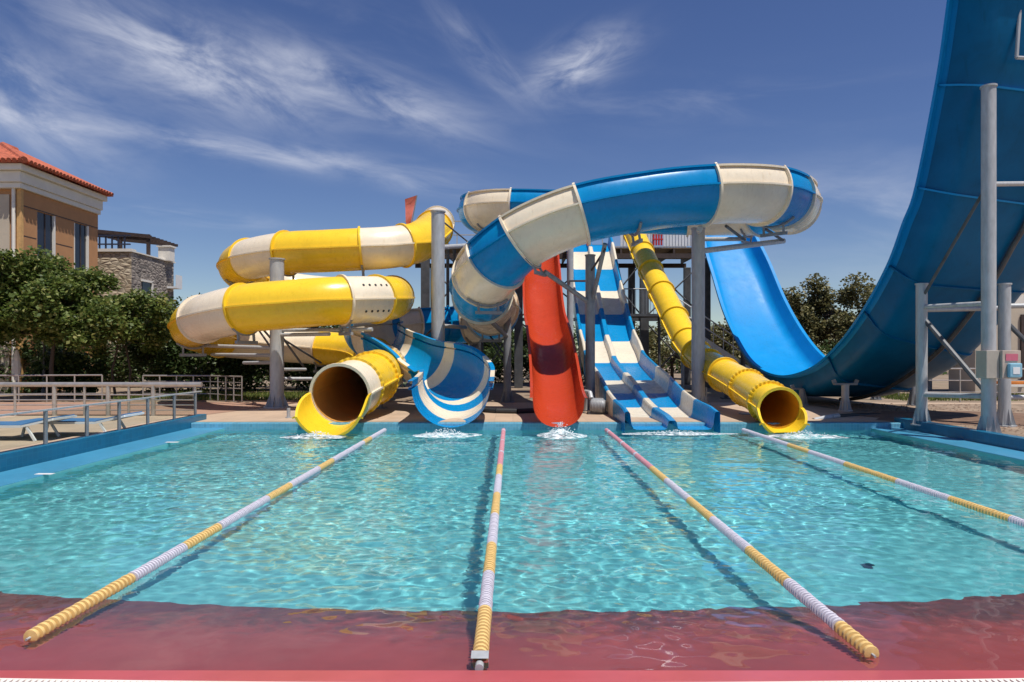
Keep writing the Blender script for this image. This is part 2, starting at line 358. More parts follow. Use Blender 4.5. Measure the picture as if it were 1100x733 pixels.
# ------------------------------------------------------------------ lane ropes
def lane_rope(x0, x1, y0, label, pattern, clamp=False):
    y1 = 14.1; root = thing('lane_rope', label, 'lane rope', (x0, y0, .02), 'floating lane ropes')
    def pos(y): return V(x0 + (x1-x0)*(y-y0)/(y1-y0), y, .018)
    axis = (pos(y1)-pos(y0)).normalized(); y = y0 + .06; n = 14
    if clamp: obj('end_clamp', MB().loft([[V(x0-.045,y0-.02,-.01),V(x0+.045,y0-.02,-.01),V(x0+.045,y0-.02,.045),V(x0-.045,y0-.02,.045)],[V(x0-.045,y0+.05,-.02),V(x0+.045,y0+.05,-.02),V(x0+.045,y0+.05,.055),V(x0-.045,y0+.05,.055)]], True).tube((x0,y0-.06,.012),(x0,y0-.01,.012),.022), STEEL, root, smooth=False)
    obj('cable', MB().tube(pos(y0+.03), pos(14.28), .007), STEEL, root)
    i = 0
    while y < y1:
        mat, ln = pattern[min(i, len(pattern)-1)] if i < len(pattern) else pattern[-2 + (i % 2)]
        e = min(y + ln, y1); prof = []; h = 0; L = e - y; pitch = .046 if mat is not RW else .034
        while h < L - .01:
            rr = .0435 + R_.uniform(-.002,.002)
            prof += [(.0,h),(.020,h),(rr*.95,h+pitch*.08),(rr,h+pitch*.2),(rr*.97,h+pitch*.5),(.020,h+pitch*.58),(.020,h+pitch*.98)]; h += pitch
        obj('float_section', MB().lathe(pos(y), prof, n, axis), mat, root, ang=30); y = e + .012; i += 1
Pn = [(RY,.75),(RW,.95),(RY,.8),(RW,.95),(RY,.8),(RW,.95),(RY,.8),(RW,1.0),(RY,.8),(RW,1.2),(RP,.8),(RW,.15),(RP,.8)]
lane_rope(-2.69, -2.65, 3.74, 'yellow and white lane rope nearest the left side of the pool', [(RY,1.0),(RW,.75),(RY,.65),(RW,1.2),(RY,.7),(RW,1.2),(RY,.7),(RW,1.2),(RW,.8),(RY,.6),(RW,1),(RW,1)])
lane_rope(-.17, -.195, 3.5, 'lane rope ending in a grey clamp at the middle of the near edge', [(RY,.62),(RW,.68),(RY,.72),(RW,1.0),(RY,1.0),(RW,1.1),(RY,.8),(RP,1.2),(RW,.1),(RP,1.3),(RW,.1),(RP,1.5)], True)
lane_rope(1.89, 1.93, 3.53, 'lane rope with a long pink far end running to the two lane slide', [(RY,.35),(RW,.75),(RY,.75),(RW,1.0),(RY,.85),(RW,1.1),(RY,.9),(RP,1.2),(RW,.1),(RP,1.2),(RW,.1),(RP,1.6)])
lane_rope(4.74, 4.76, 3.6, 'yellow and white lane rope nearest the right side of the pool', [(RW,.8),(RY,1.0),(RW,1.0),(RY,.9),(RW,1.0),(RY,1.3),(RW,1.2),(RY,.8),(RW,1.4),(RW,.8),(RW,1)])

# ------------------------------------------------------------------ slide helpers
class Path:
    def __init__(s, pts): s.p = pts; s.n = len(pts)
    def at(s, t):
        i = min(max(int(math.floor(t)), 0), s.n-2); f = t - i; p = s.p
        p1, p2 = p[i], p[i+1]; p0 = p[i-1] if i else p1*2-p2; p3 = p[i+2] if i+2 < s.n else p2*2-p1
        return .5*((2*p1) + (p2-p0)*f + (2*p0-5*p1+4*p2-p3)*f*f + (3*p1-p0-3*p2+p3)*f*f*f)
    def frame(s, t):
        e = .02; T = (s.at(min(t+e, s.n-1)) - s.at(max(t-e, 0))).normalized(); S = T.cross(V(0,0,1)).normalized(); U = S.cross(T); return s.at(t), T, S, U
def tube_rows(path, a, b, r, nseg, nr=28, lip=.05):
    ang = []
    for i in range(nr): ang.append((2*PI*i/nr, r))
    for c in (0, PI): ang += [(c-.035, r+.002),(c-.03, r+lip),(c+.03, r+lip),(c+.035, r+.002)]
    ang = sorted([(x % (2*PI), q) for x, q in ang if True]); ang = [q for q in ang if not (q[1] == r and min(abs(q[0]), abs(q[0]-PI), abs(q[0]-2*PI)) < .02)]
    rows = []
    for k in range(nseg+1):
        c, T, S, U = path.frame(a + (b-a)*k/nseg)
        rows.append([c + (S*math.cos(x) + U*math.sin(x))*q for x, q in ang])
    return rows
def ring_flange(path, t, r, h=.055, w=.03, nr=32):
    c, T, S, U = path.frame(t); mb = MB()
    return mb.lathe(c, [(r-.006,-w),(r+h,-w),(r+h+.004,0),(r+h,w),(r-.006,w)], nr, T)
def tooth_flange(path, t, r, n=30):              # flange with a row of bolt bosses round it
    c, T, S, U = path.frame(t); mb = MB(); rows = []
    for i in range(n*4+1):
        a = 2*PI*i/(n*4); k = i % 4 in (1, 2); w = .042 if k else .03; h = .058 if k else .05; d = S*math.cos(a) + U*math.sin(a)
        rows.append([c + d*q + T*x for q, x in ((r-.006,-w),(r+h,-w),(r+h,w),(r-.006,w))])
    return mb.loft(rows)
def tube_slide(root, path, r, breaks, mats, fmats, bolts=(), seg=7):
    for i, (a, b) in enumerate(zip(breaks, breaks[1:])):
        n = max(4, int((b-a)*seg)); obj('tube_section', MB().loft(tube_rows(path, a, b, r, n), True), mats[i], root, ang=30)
    for i, t in enumerate(breaks):
        f = obj('joint_flange', tooth_flange(path, t, r) if i in bolts else ring_flange(path, t, r), fmats[i], root, smooth=i not in bolts)
def half_lip(path, a, b, r, c0, c1, n=10, nr=18, flare=.03):   # open lower half running out of a tube mouth
    rows = []
    for k in range(n+1):
        f = k/n; c, T, S, U = path.frame(a + (b-a)*f); cut = c0 + (c1-c0)*f*f; rr = r + flare*f; row = []
        for i in range(nr+1):
            x = cut - (PI + 2*cut)*i/nr; row.append(c + (S*math.cos(x) + U*math.sin(x))*rr)
        o1 = row[0]; o2 = row[-1]
        rows.append([o1 + S*.05 - U*.02, o1 + S*.05 + U*.015] + row + [o2 - S*.05 + U*.015, o2 - S*.05 - U*.02])
    mb = MB().loft(rows); e = rows[-1]; c, T, S, U = path.frame(b)
    out = [q + (q-c).normalized()*.05 for q in e]; mb.loft([e, [q + T*.03 for q in e], [q + T*.03 for q in out], out]); return mb
def flume_prof(R, up, lip=.10, flange=.07, n=22):
    pts = []; x, z = R*math.cos(up), R*math.sin(up)
    pts += [(x+lip, z-.05), (x+lip, z)]
    for i in range(n+1):
        f = -up + (PI+2*up)*i/n; pts.append((R*math.cos(f), -R*math.sin(f), f))
    pts += [(-x-lip, z), (-x-lip, z-.05)]
    if flange and up > .2:                       # outward ridge at mid height
        res = []; done = [False, False]
        for q in pts:
            if len(q) == 3:
                if not done[0] and q[2] > 0: res += [(R,.03),(R+flange,.025),(R+flange,-.015),(R,-.02)]; done[0] = True
                if not done[1] and q[2] > PI: res += [(-R,-.02),(-R-flange,-.015),(-R-flange,.025),(-R,.03)]; done[1] = True
                res.append((q[0], q[1]))
            else: res.append(q)
        return res
    return [(q[0], q[1]) for q in pts]
def flume(path, a, b, R, up, nseg, roll=None):
    rows = []
    pr = flume_prof(R, up)
    for k in range(nseg+1):
        t = a + (b-a)*k/nseg; c, T, S, U = path.frame(t); rl = roll(t) if roll else 0
        S2 = S*math.cos(rl) + U*math.sin(rl); U2 = U*math.cos(rl) - S*math.sin(rl); rows.append([c + S2*x + U2*z for x, z in pr])
    return MB().loft(rows)
def flume_rib(path, t, R, up, roll=None, h=.075, w=.03):
    c, T, S, U = path.frame(t); rl = roll(t) if roll else 0
    S2 = S*math.cos(rl) + U*math.sin(rl); U2 = U*math.cos(rl) - S*math.sin(rl); n = 26; rows = []
    for d, q in ((-w, R-.004), (-w, R+h), (w, R+h), (w, R-.004)):
        rows.append([c + T*d + S2*(q*math.cos(-up+(PI+2*up)*i/n)) - U2*(q*math.sin(-up+(PI+2*up)*i/n)) for i in range(n+1)])
    return MB().loft(rows)

# ------------------------------------------------------------------ yellow and cream spiral tube
yp = [(470,240,26.6),(468,243,24.6),(463,250,22.6),(447,261,20.9),(418,266,20.2),(388,268,19.95),(348,270,19.9),(308,272,20.1),(268,279,21.0),(256,288,22.6),
      (272,300,25.0),(318,311,26.2),(370,316,25.8),(412,318,23.8),(422,319,21.3),(414,321,18.9),(368,323,17.5),(312,327,17.2),(262,332,17.35),(218,343,18.4),(208,354,20.6),
      (236,364,23.4),(290,370,24.9),(345,374,25.1),(390,379,23.9),(406,388,21.4),(411,396,18.9),(402,405,16.8),(383,415,15.3),(364,425,14.25),(351,434,13.35)]
ypath = Path([P(*q) for q in yp]); YR = .615
root = thing('spiral_tube_slide', 'big yellow and cream closed tube slide winding twice down to the left', 'water slide', ypath.p[-2] - V(0,0,.6))
br = [0,1.6,3.5,5,7,8.0,10,12,14,15.3,16,18,19.0,21,23,24.6,26,27.2,28.1,28.9]
cols = [CRM,YEL,CRM,YEL,CRM,YEL,CRM,YEL,YEL,CRM,YEL,CRM,YEL,CRM,YEL,CRM,YEL,CRM,CRM]
cols = [CRM if i % 2 else YEL for i in range(len(br)-1)]
cols = [CRM,YEL,CRM,YEL,CRM,YEL,CRM,YEL,YEL,CRM,YEL,CRM,YEL,CRM,YEL,CRM,YEL,YEL,CRM]
fm = [YEL if (i > 0 and cols[i-1] is YEL) or (i < len(cols) and cols[i] is YEL and i % 2) else CRM for i in range(len(br))]
tube_slide(root, ypath, YR, br, cols, fm, bolts=(16,17,18))
obj('shade_liner', MB().loft(tube_rows(ypath, 26.0, 28.88, YR-.014, 24, lip=0), True), AMB, root, ang=30)  # added liner, its amber colour carries the shade of the mouth
obj('outlet_lip', half_lip(ypath, 28.9, 29.95, YR+.01, .05, -.42, flare=.03), YEL, root)
for t in [16-.62+.1*i for i in range(5)]:
    c, T, S, U = ypath.frame(t)
    for a in (.62, -.55):
        sgn = 1 if S.y < 0 else -1
        d = (S*sgn*math.cos(a) + U*math.sin(a)); obj('drain_hole', MB().tube(c+d*(YR-.004), c+d*(YR+.006), .034, n=12), RUBBER, root)

# ------------------------------------------------------------------ small yellow tube
sp = [P(682,252,27.2),P(690,271,26),P(699,291,24.6),P(719,331,22.4),P(737,366,20.6),P(752,385,19.5),P(770,398,18.3),P(800,415,16.4),P(826,432,14.6),P(838,440,13.95),P(846,446,13.5)]
spath = Path(sp); SR = .41
root = thing('straight_tube_slide', 'narrow plain yellow tube slide dropping from the tower to the right', 'water slide', sp[-1] - V(0,0,.4))
br = [0,1,2,2.6,3.3,4,4.7,5.5,6.3,7.1,8.0,8.9]
tube_slide(root, spath, SR, br, [YEL]*11, [YEL]*12, bolts=(9,10))
obj('shade_liner', MB().loft(tube_rows(spath, 6.4, 8.88, SR-.012, 20, lip=0), True), ORA, root, ang=30)  # added liner, shade and warm light inside are in its orange
obj('outlet_lip', half_lip(spath, 8.9, 9.6, SR+.01, .05, -.5, flare=.03), YEL, root)

# ------------------------------------------------------------------ blue and cream flume
def PZ(px, Y, Z): return V(XatY(px, Y), Y, Z)
bp = [PZ(575,29.2,7.5),PZ(532,28.0,7.25),PZ(515,26.3,7.08),PZ(526,25.0,6.95),PZ(560,24.5,6.86),PZ(640,24.3,6.72),PZ(740,24.0,6.58),PZ(806,23.2,6.42),PZ(842,21.6,6.2),PZ(849,19.9,5.98),
      PZ(838,18.4,5.82),PZ(812,17.4,5.73),PZ(755,16.85,5.60),PZ(690,16.6,5.38),PZ(622,16.5,5.05),PZ(563,16.8,4.5),PZ(530,17.3,3.86),PZ(517,18.4,3.42),PZ(522,20.0,3.12),
      PZ(531,22.0,2.95),PZ(521,23.6,2.84),PZ(492,24.1,2.76),PZ(456,23.4,2.66),PZ(420,22.3,2.54),PZ(399,20.9,2.38),PZ(404,19.4,2.18),PZ(425,18.5,1.93),PZ(457,17.85,1.52),PZ(480,17.3,1.30),PZ(491,16.4,1.12),PZ(489,15.3,.95),PZ(484,14.05,.87)]
bpath = Path(bp); BR = .80; UP = math.radians(38)
root = thing('open_flume_slide', 'wide blue and cream open flume looping high across the middle', 'water slide', bp[-1] - V(0,0,.8))
roll = lambda t: .0
br = [0,1.4,2.75,4.4-.55,6,7.3,8.6,9.9,10.85,12,14,15.1,15.9,16.55,17.5,18.5,19.6,20.6,21.6,22.5,23.6]
cc = [CRM,BLU,CRM,BLU,CRM,BLU,CRM,BLU,CRM,BLU,CRM,BLU,CRM,BLU,CRM,BLU,CRM,BLU,BLU,CRM]
for i, (a, b_) in enumerate(zip(br, br[1:])):
    obj('flume_section', flume(bpath, a, b_, BR, UP, max(5, int((b_-a)*8))), cc[i], root)
    if i: obj('joint_rib', flume_rib(bpath, a, BR, UP), cc[i] if cc[i] is CRM else cc[i-1], root)
roll2 = lambda t: -.40*math.exp(-((t-27.6)/1.15)**2)
exb = [23.6,25.2,25.7,26.9,27.3,28.5,28.9,29.5,30.25,31.0]; exc = [BLU,CRM,BLU,CRM,BLU,CRM,BLU,CRM,BLU]
for i, (a, b_) in enumerate(zip(exb, exb[1:])):
    obj('flume_section', flume(bpath, a, b_, BR, math.radians(12), max(5, int((b_-a)*8)), roll2), exc[i], root)

# ------------------------------------------------------------------ straight slides along Y
def interp(tab, y):
    for (a, za), (b, zb) in zip(tab, tab[1:]):
        if a <= y <= b: return za + (zb-za)*(y-a)/(b-a)
    return tab[0][1] if y < tab[0][0] else tab[-1][1]
def smooth_tab(tab, y, w=.22): return sum(interp(tab, y+d*w)*k for d, k in ((-2,.1),(-1,.22),(0,.36),(1,.22),(2,.1)))
def straight(tab, y0, y1, xc, prof, step=.14):
    n = max(3, int((y1-y0)/step)); rows = []
    for k in range(n+1):
        y = y0 + (y1-y0)*k/n; z = smooth_tab(tab, y); rows.append([V(xc(y)+px, y, z+pz) for px, pz in prof(y)])
    return MB().loft(rows)
mt = [(13.0,.03),(13.85,.05),(15.5,.14),(16.6,.28),(17.2,.40),(17.9,.56),(19.0,.75),(19.6,.82),(20.6,1.0),(21.4,1.15),(21.9,1.25),(22.4,1.6),(23.0,1.78),(23.8,2.15),(25,3.03),(26.3,4.0),(27.5,4.98),(28.5,5.87),(29.3,6.35),(31,6.4)]
def mprof(y):
    e = .05*max(0, 1-(y-13.85)/.5)               # walls dip at the very front
    w = .42 - e
    return [(-.97,-.30),(-.97,w-.03),(-.94,w),(-.89,w),(-.86,w-.04),(-.83,.10),(-.79,.02),(-.72,0),(-.16,0),(-.11,.03),(-.085,.2-e),(-.06,.235-e),(.06,.235-e),(.085,.2-e),(.11,.03),(.16,0),(.72,0),(.79,.02),(.83,.10),(.86,w-.04),(.89,w),(.94,w),(.97,w-.03),(.97,-.30)]
root = thing('two_lane_slide', 'blue and white checked slide with two lanes side by side and a low divider', 'water slide', (3.24,13.9,.05))
for (a, b_), m in zip(zip([13.85,15.5,16.6,17.9,19.6,21.9,23.5,25,26.3,27.5,28.5],[15.5,16.6,17.9,19.6,21.9,23.5,25,26.3,27.5,28.5,29.2]), [BLU,WHT]*5+[BLU]):
    obj('slide_section', straight(mt, a, b_, lambda y: 3.24, mprof), m, root, ang=40)
rt = [(13,.09),(13.9,.10),(14.8,.17),(15.6,.42),(16.2,.78),(17,1.18),(17.8,1.62),(18.4,1.86),(19.2,2.12),(19.9,2.62),(20.5,3.10),(21,3.52),(21.5,3.80),(22.3,4.08),(23,4.5),(24,5.2),(25,5.8),(26,6.2),(29,6.4)]
def rprof(y):
    w = .52; h = .60; pts = [(-w-.07,h-.05),(-w-.07,h),(-w-.01,h)]
    for i in range(15):
        a = PI*i/14; x = -w*math.copysign(abs(math.cos(a))**.85, math.cos(a)); z = .50*(1-math.sin(a)**.95); pts.append((x, z))
    return pts + [(w+.01,h),(w+.07,h),(w+.07,h-.05)]
root = thing('red_slide', 'orange red single open slide coming steeply down in the centre', 'water slide', (.92,13.9,.05))
for a, b_ in zip([13.85,16.0,18.3,20.6,22.8,25],[16.0,18.3,20.6,22.8,25,28.8]): obj('slide_section', straight(rt, a, b_, lambda y: .93 + .05*math.sin((y-13.9)*.75), rprof), RED, root, ang=50)

# ------------------------------------------------------------------ blue half pipe
Np = [P(757,236,29.6),P(759,263,28.5),P(768,295,27.3),P(780,334,25.8),P(795,366,24.1),P(812,390,22.2),P(840,403,20.2),P(873,396,18.4),P(902,372,16.8),P(930,335,15.4),P(957,286,14.4),P(974,241,13.85),P(988,202,13.5),P(1010,92,12.9),P(1021,20,12.62),P(1031,-60,12.4),P(1040,-160,12.2)]
Fp = [P(800,232,29.9),P(812,256,28.9),P(825,282,27.9),P(842,322,26.6),P(862,357,25.0),P(885,384,23.2),P(915,400,21.2),P(955,404,19.4),P(1000,388,17.8),P(1040,362,16.4),P(1090,298,15.3),P(1115,262,14.8),P(1137,222,14.4),P(1172,112,13.7),P(1190,35,13.3),P(1203,-45,13.0),P(1212,-150,12.8)]
npth, fpth = Path(Np), Path(Fp)
def hp_rows(a, b, n, out=0):
    rows = []
    for k in range(n+1):
        t = a + (b-a)*k/n; e = .03; A, B = npth.at(t), fpth.at(t); W = (B-A).length; w = (B-A).normalized()
        mid = lambda s: (npth.at(s)+fpth.at(s))/2
        T = (mid(min(t+e, 16)) - mid(max(t-e, 0))).normalized(); n_ = T.cross(w).normalized()
        pr = [(-.13,-.07),(-.13,0),(0,0),(.05,-.10),(.14,-.36),(.20,-.46),(.32,-.55),(.48,-.59),(.8,-.60)]
        if out: pr = [(x-out*.9, z-out*(1 if i > 4 else .4)) for i, (x, z) in enumerate(pr) if i > 2]
        full = pr + [(W/2,-.60-out)] + [(W-x, z) for x, z in reversed(pr)]
        rows.append([A + w*x + n_*z for x, z in full])
    return rows
root = thing('half_pipe_slide', 'huge deep blue U shaped half pipe slide rising out of frame on the right', 'water slide', (9.2,18.5,GZ))
sb = [0,2,4,6,7.6,9,10,12,13,14.3,16]
for a, b_ in zip(sb, sb[1:]):
    o = obj('pipe_section', MB().loft(hp_rows(a, b_, max(5, int((b_-a)*7)))), PBL, root, ang=40)
    obj('outer_shell', MB().loft(hp_rows(a, b_, max(5, int((b_-a)*7)), .03)), PBO, o, ang=40)  # outer side uses a darker blue than the bed
for t in sb[4:-1]:                               # moulded seams on the underside
    for_rows = hp_rows(t-.012, t+.012, 1); mb = MB(); outer = []
    A, B = npth.at(t), fpth.at(t); w = (B-A).normalized(); T = ((npth.at(t+.03)+fpth.at(t+.03)) - (npth.at(t-.03)+fpth.at(t-.03))).normalized(); n_ = T.cross(w).normalized()
    base = hp_rows(t, t, 1)[0][2:-2]; c = (A+B)/2
    lo_ = []
    for i, q in enumerate(base):
        d = -n_ if 3 <= i <= len(base)-4 else (-n_*.4 + (w if i > len(base)/2 else -w)*.9); lo_.append(q + d.normalized()*.075)
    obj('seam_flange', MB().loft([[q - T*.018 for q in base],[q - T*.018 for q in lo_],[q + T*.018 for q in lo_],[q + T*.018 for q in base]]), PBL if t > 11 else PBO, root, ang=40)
mb = MB(); pts = []
for k in range(60):
    t = 6.5 + 9.4*k/59; A, B = npth.at(t), fpth.at(t); w = (B-A).normalized(); T = ((npth.at(min(16,t+.03))+fpth.at(min(16,t+.03))) - (npth.at(t-.03)+fpth.at(t-.03))).normalized(); n_ = T.cross(w).normalized()
    pts.append(A + (B-A)*.58 - n_*.70)
obj('centre_rib', mb.pipe(pts, .05, 8), DARK, root)

# ------------------------------------------------------------------ pillars
def pillar(px, Y, top, r, label, mat=STEEL, arms=(), braces=(), name='support_pillar', flare=True, group='steel pillars holding up the slides'):
    x = XatY(px, Y); zt = CAMZ - (top-HY)*Y/FPX; root = thing(name, label, 'pillar', (x, Y, GZ), group)
    obj('shaft', MB().tube((x,Y,GZ+.02),(x,Y,zt), r, n=24), mat, root)
    b = MB().lathe((x,Y,GZ), [(0,0),(r*1.9,0),(r*1.9,.03),(r*1.02,.03)], 24)
    if flare:
        for i in range(8):
            a = 2*PI*i/8; d = V(math.cos(a), math.sin(a), 0); b.add([V(x,Y,GZ+.03)+d*r*.98, V(x,Y,GZ+.03)+d*r*1.75, V(x,Y,GZ+.36)+d*r*1.0], [(0,1,2)])
    obj('base_plate', b, mat, root, smooth=False)
    obj('cap_plate', MB().lathe((x,Y,zt), [(r,-.005),(r*1.15,-.005),(r*1.15,.025),(0,.025)], 24), mat, root)
    for (p, q, rr) in arms: obj('arm', MB().tube(p, q, rr, n=12), mat, root)
    for (p, q, rr) in braces: obj('brace', MB().tube(p, q, rr, n=8), DARK, root)
    return root
Y = 18.35; xa = XatY(297.5, Y)
A = lambda x0, y0, Y0, x1, y1, Y1, r: (P(x0,y0,Y0), P(x1,y1,Y1), r)
pillar(297.5, Y, 279, .185, 'thick grey pillar with many side arms inside the yellow spiral', STEEL,
    [A(297,374,18.35,208,371,20.3,.05),A(297,382,18.35,228,381,21.5,.05),A(297,389.5,18.35,262,390,20.5,.05),A(297,360,18.35,354,359,17.5,.05),A(297,355,18.35,400,354,17.6,.05),A(297,397,18.35,328,397,20,.045),A(297,407,18.35,335,407,19,.045),A(297,284,18.35,297,290,19.4,.05)],
    [A(300,362,18.35,345,390,21,.03),A(303,362,18.35,326,394,20.2,.03),A(293,366,18.35,275,345,17.8,.03),A(290,372,18.35,276,352,22,.03)])
pillar(470.5, 19.3, 228, .19, 'tall plain grey pillar standing between the yellow spiral and the blue flume', STEEL,
    [A(472,266,19.3,515,263,24.5,.07),A(472,350,19.3,500,352,22,.06)], [A(473,236,19.3,505,262,23.5,.025),A(472,268,19.3,492,285,22,.025),A(473,345,19.3,450,368,21,.03)])
pillar(545, 20.3, 325, .115, 'thin grey pillar left of the red slide', MIDST, [A(545,362,20.3,517,335,18.6,.07),A(545,358,20.3,528,350,22,.05)], [A(545,385,20.3,527,362,21.8,.03)])
pillar(612.5, 22.5, 262, .11, 'thin pale pillar close behind the right edge of the red slide', STEEL, [], [])
pillar(634, 17.75, 275, .125, 'grey pillar between the red slide and the two lane slide with a pump at its foot', MIDST,
    [A(634,326,17.75,585,292,16.9,.06),A(636,325,17.75,650,262,16.7,.055)], [A(634,293,17.75,650,268,16.7,.03),A(634,302,17.75,612,302,22.4,.03)])
pillar(750, 18.3, 246, .175, 'thick grey pillar in front of the narrow yellow tube under the high flume', STEEL,
    [A(752,257,18.3,800,257,19.4,.06),A(752,270,18.3,842,259,19.6,.075),A(750,249,18.3,752,246,17,.07)], [A(800,258,19.4,780,243,17.4,.04),A(842,259,19.6,822,246,18.3,.04)])
obj_p = pillar(1062, 12.15, 94, .115, 'tallest grey pillar at the right carrying a grey control box', STEEL,
    [A(1064,198,12.15,1135,197,13.6,.045)], [A(1060,200,12.15,992,318,13.75,.028)])
pillar(990, 13.8, 306, .105, 'short grey post with a forked head under the half pipe beside the pool corner', STEEL,
    [A(990,330,13.8,1062,326,12.4,.045),A(990,333,13.8,1078,331,14,.05),A(990,424,13.8,1062,426,12.4,.05)], [A(992,342,13.8,1060,422,12.4,.05)])
pillar(1079, 13.6, 306, .11, 'short grey post partly behind the tallest right pillar', STEEL,
    [A(1079,329,13.6,1150,328,13.4,.05),A(1079,427,13.6,1150,427,13.4,.05)], [A(1080,345,13.6,1125,390,13.2,.045)])
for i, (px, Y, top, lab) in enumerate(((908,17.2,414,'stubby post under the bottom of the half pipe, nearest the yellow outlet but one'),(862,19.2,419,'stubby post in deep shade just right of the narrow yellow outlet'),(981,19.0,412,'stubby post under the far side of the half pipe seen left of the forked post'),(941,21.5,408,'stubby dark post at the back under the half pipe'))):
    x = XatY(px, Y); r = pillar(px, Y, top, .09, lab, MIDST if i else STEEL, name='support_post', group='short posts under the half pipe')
    zt = CAMZ - (top-HY)*Y/FPX; obj('saddle', MB().bar((x-.28,Y,zt+.03),(x+.28,Y,zt+.03),.12,.05).bar((x-.26,Y,zt+.05),(x-.3,Y,zt+.14),.03,.1).bar((x+.26,Y,zt+.05),(x+.3,Y,zt+.14),.03,.1), MIDST, r, smooth=False)
# forked heads
# control box on the tall right pillar
c = P(1076,392,11.95); root = thing('control_box', 'beige control box with a pink plate fixed to the tallest right pillar', 'control box', c)
obj('cabinet', MB().box((c.x-.28,c.y-.02,c.z-.24),(c.x-.05,c.y+.26,c.z+.25)), BOXM, root, smooth=False, bevel=.008)
obj('front_panel', MB().box((c.x-.045,c.y-.08,c.z-.24),(c.x+.28,c.y+.1,c.z+.25)), plain('warm_grey_enamel', (.50,.40,.33), .5), root, smooth=False, bevel=.008)
pl = obj('plate', MB().box((c.x+.01,c.y-.09,c.z+.07),(c.x+.22,c.y-.081,c.z+.19)), PINKL, root, smooth=False)
obj('dispenser', MB().box((c.x+.03,c.y-.16,c.z-.22),(c.x+.25,c.y-.081,c.z+.03)), LTBLUE, root, smooth=False, bevel=.02)
obj('dispenser_window', MB().box((c.x+.08,c.y-.167,c.z-.16),(c.x+.2,c.y-.161,c.z-.04)), WHM, root, smooth=False, bevel=.002)
# pipe frame hung from the half pipe at the top right
a = P(1092,62,12.2); mb = MB().pipe([P(1098,-30,12.2), a, P(1125,64,12.3)], .032); o = obj('pipe_bracket', mb, STEEL); tag(o, 'bent grey pipe bracket beside the half pipe at the top right corner', 'bracket')

# tower ----------------------------------------------------------------
TZ = 6.1; TY0, TY1, TX0, TX1 = 28.9, 32.2, -4.6, 8.15
root = thing('slide_tower', 'steel start tower with a timber platform behind all the slides', 'tower', (2,30,GZ))
b = MB()
for i in range(19): b.box((TX0,TY0+i*.174,TZ-.05),(TX1,TY0+i*.174+.165,TZ))
obj('platform', b, WOOD, root, smooth=False)
b = MB()
for i in range(12):
    x = TX0+.2+i*(TX1-TX0-.4)/11; b.bar((x,TY0,TZ-.16),(x,TY1,TZ-.16),.08,.2)
b.bar((TX0,TY0+.05,TZ-.36),(TX1,TY0+.05,TZ-.36),.12,.2).bar((TX0,TY1-.05,TZ-.36),(TX1,TY1-.05,TZ-.36),.12,.2); obj('joists', b, BROWNW, root, smooth=False)
for px in (457,512,557,640,692,758):
    for yy, w in ((TY0+.1,.36),(TY1-.1,.3)):
        x = XatY(px, TY0+.1); obj('tower_leg', MB().box((x-w/2,yy-.13,GZ),(x+w/2,yy+.13,TZ-.46)), DARK, root, smooth=False, bevel=.01)
xs = [XatY(px, 29) for px in (457,512,557,640,692,758)]
for x0, x1 in zip(xs, xs[1:]):
    for z0, z1 in ((.3,3.0),(3.1,5.6)):
        obj('cross_brace', MB().tube((x0,29,z0),(x1,29,z1),.035,n=6).tube((x0,29.06,z1),(x1,29.06,z0),.035,n=6), DARK, root)
    obj('tie_beam', MB().bar((x0,29,3.05),(x1,29,3.05),.1,.14), DARK, root, smooth=False)
b = MB()                                         # pale corrugated balustrade
x = 4.55
while x < TX1:
    if not 5.85 < x < 6.35: b.box((x,TY0-.02,TZ+.05),(x+.075,TY0+.02,TZ+1.35)).box((x+.075,TY0+.01,TZ+.05),(x+.13,TY0+.03,TZ+1.35))
    x += .13
obj('balustrade', b, PALEM, root, smooth=False)
b = MB(); b.bar((TX0,TY0,TZ+1.1),(TX1,TY0,TZ+1.1),.05,.05).bar((TX0,TY1,TZ+1.1),(TX1,TY1,TZ+1.1),.05,.05).bar((TX0,TY1,TZ+.55),(TX1,TY1,TZ+.55),.04,.04)
for i in range(14): x = TX0+i*(TX1-TX0)/13; b.bar((x,TY1,TZ),(x,TY1,TZ+1.1),.05,.05)
obj('railing', b, STEEL, root, smooth=False)
b = MB()
for i in range(4): b.box((5.92+i*.11,TY0-.05,TZ+.08),(5.99+i*.11,TY0,TZ+.62+(.06 if i%2 else 0)))
b.box((5.9,TY0-.06,TZ+.3),(6.35,TY0-.052,TZ+.36)); obj('red_gate', b, REDM, root, smooth=False)
# landing and stair at the back of the tower
root = thing('stair_flight', 'pale steel staircase with railings seen below the tower on the right', 'stairs', (9.5,30,GZ))
b = MB(); b2 = MB()
for i in range(17):
    z = GZ+.18*(i+1); x = 10.6 - .27*i; b.box((x-.3,27.6,z-.03),(x,28.6,z))
obj('treads', b, STEEL, root, smooth=False)
obj('stringer', MB().bar((10.6,27.58,GZ+.1),(6.1,27.58,GZ+3.1),.05,.2), PALEM, root, smooth=False); obj('stringer', MB().bar((10.6,28.62,GZ+.1),(6.1,28.62,GZ+3.1),.05,.2), PALEM, root, smooth=False)
b = MB()
for i in range(12):
    x = 10.5-.4*i; z = GZ+.1+(10.6-x)*.667; b.tube((x,27.56,z),(x,27.56,z+.95),.018,n=6)
for h in (.5,.95): b.tube((10.6,27.56,GZ+h+.1),(6.1,27.56,GZ+3.1+h),.025,n=8)
obj('handrail', b, PALEM, root)
obj('landing', MB().box((3.0,27.4,GZ+2.95),(6.1,28.7,GZ+3.05)), DARK, root, smooth=False)
b = MB()
for i in range(22): x = 3.05+i*.145; b.tube((x,27.42,GZ+3.05),(x,27.42,GZ+4.05),.012,n=5)
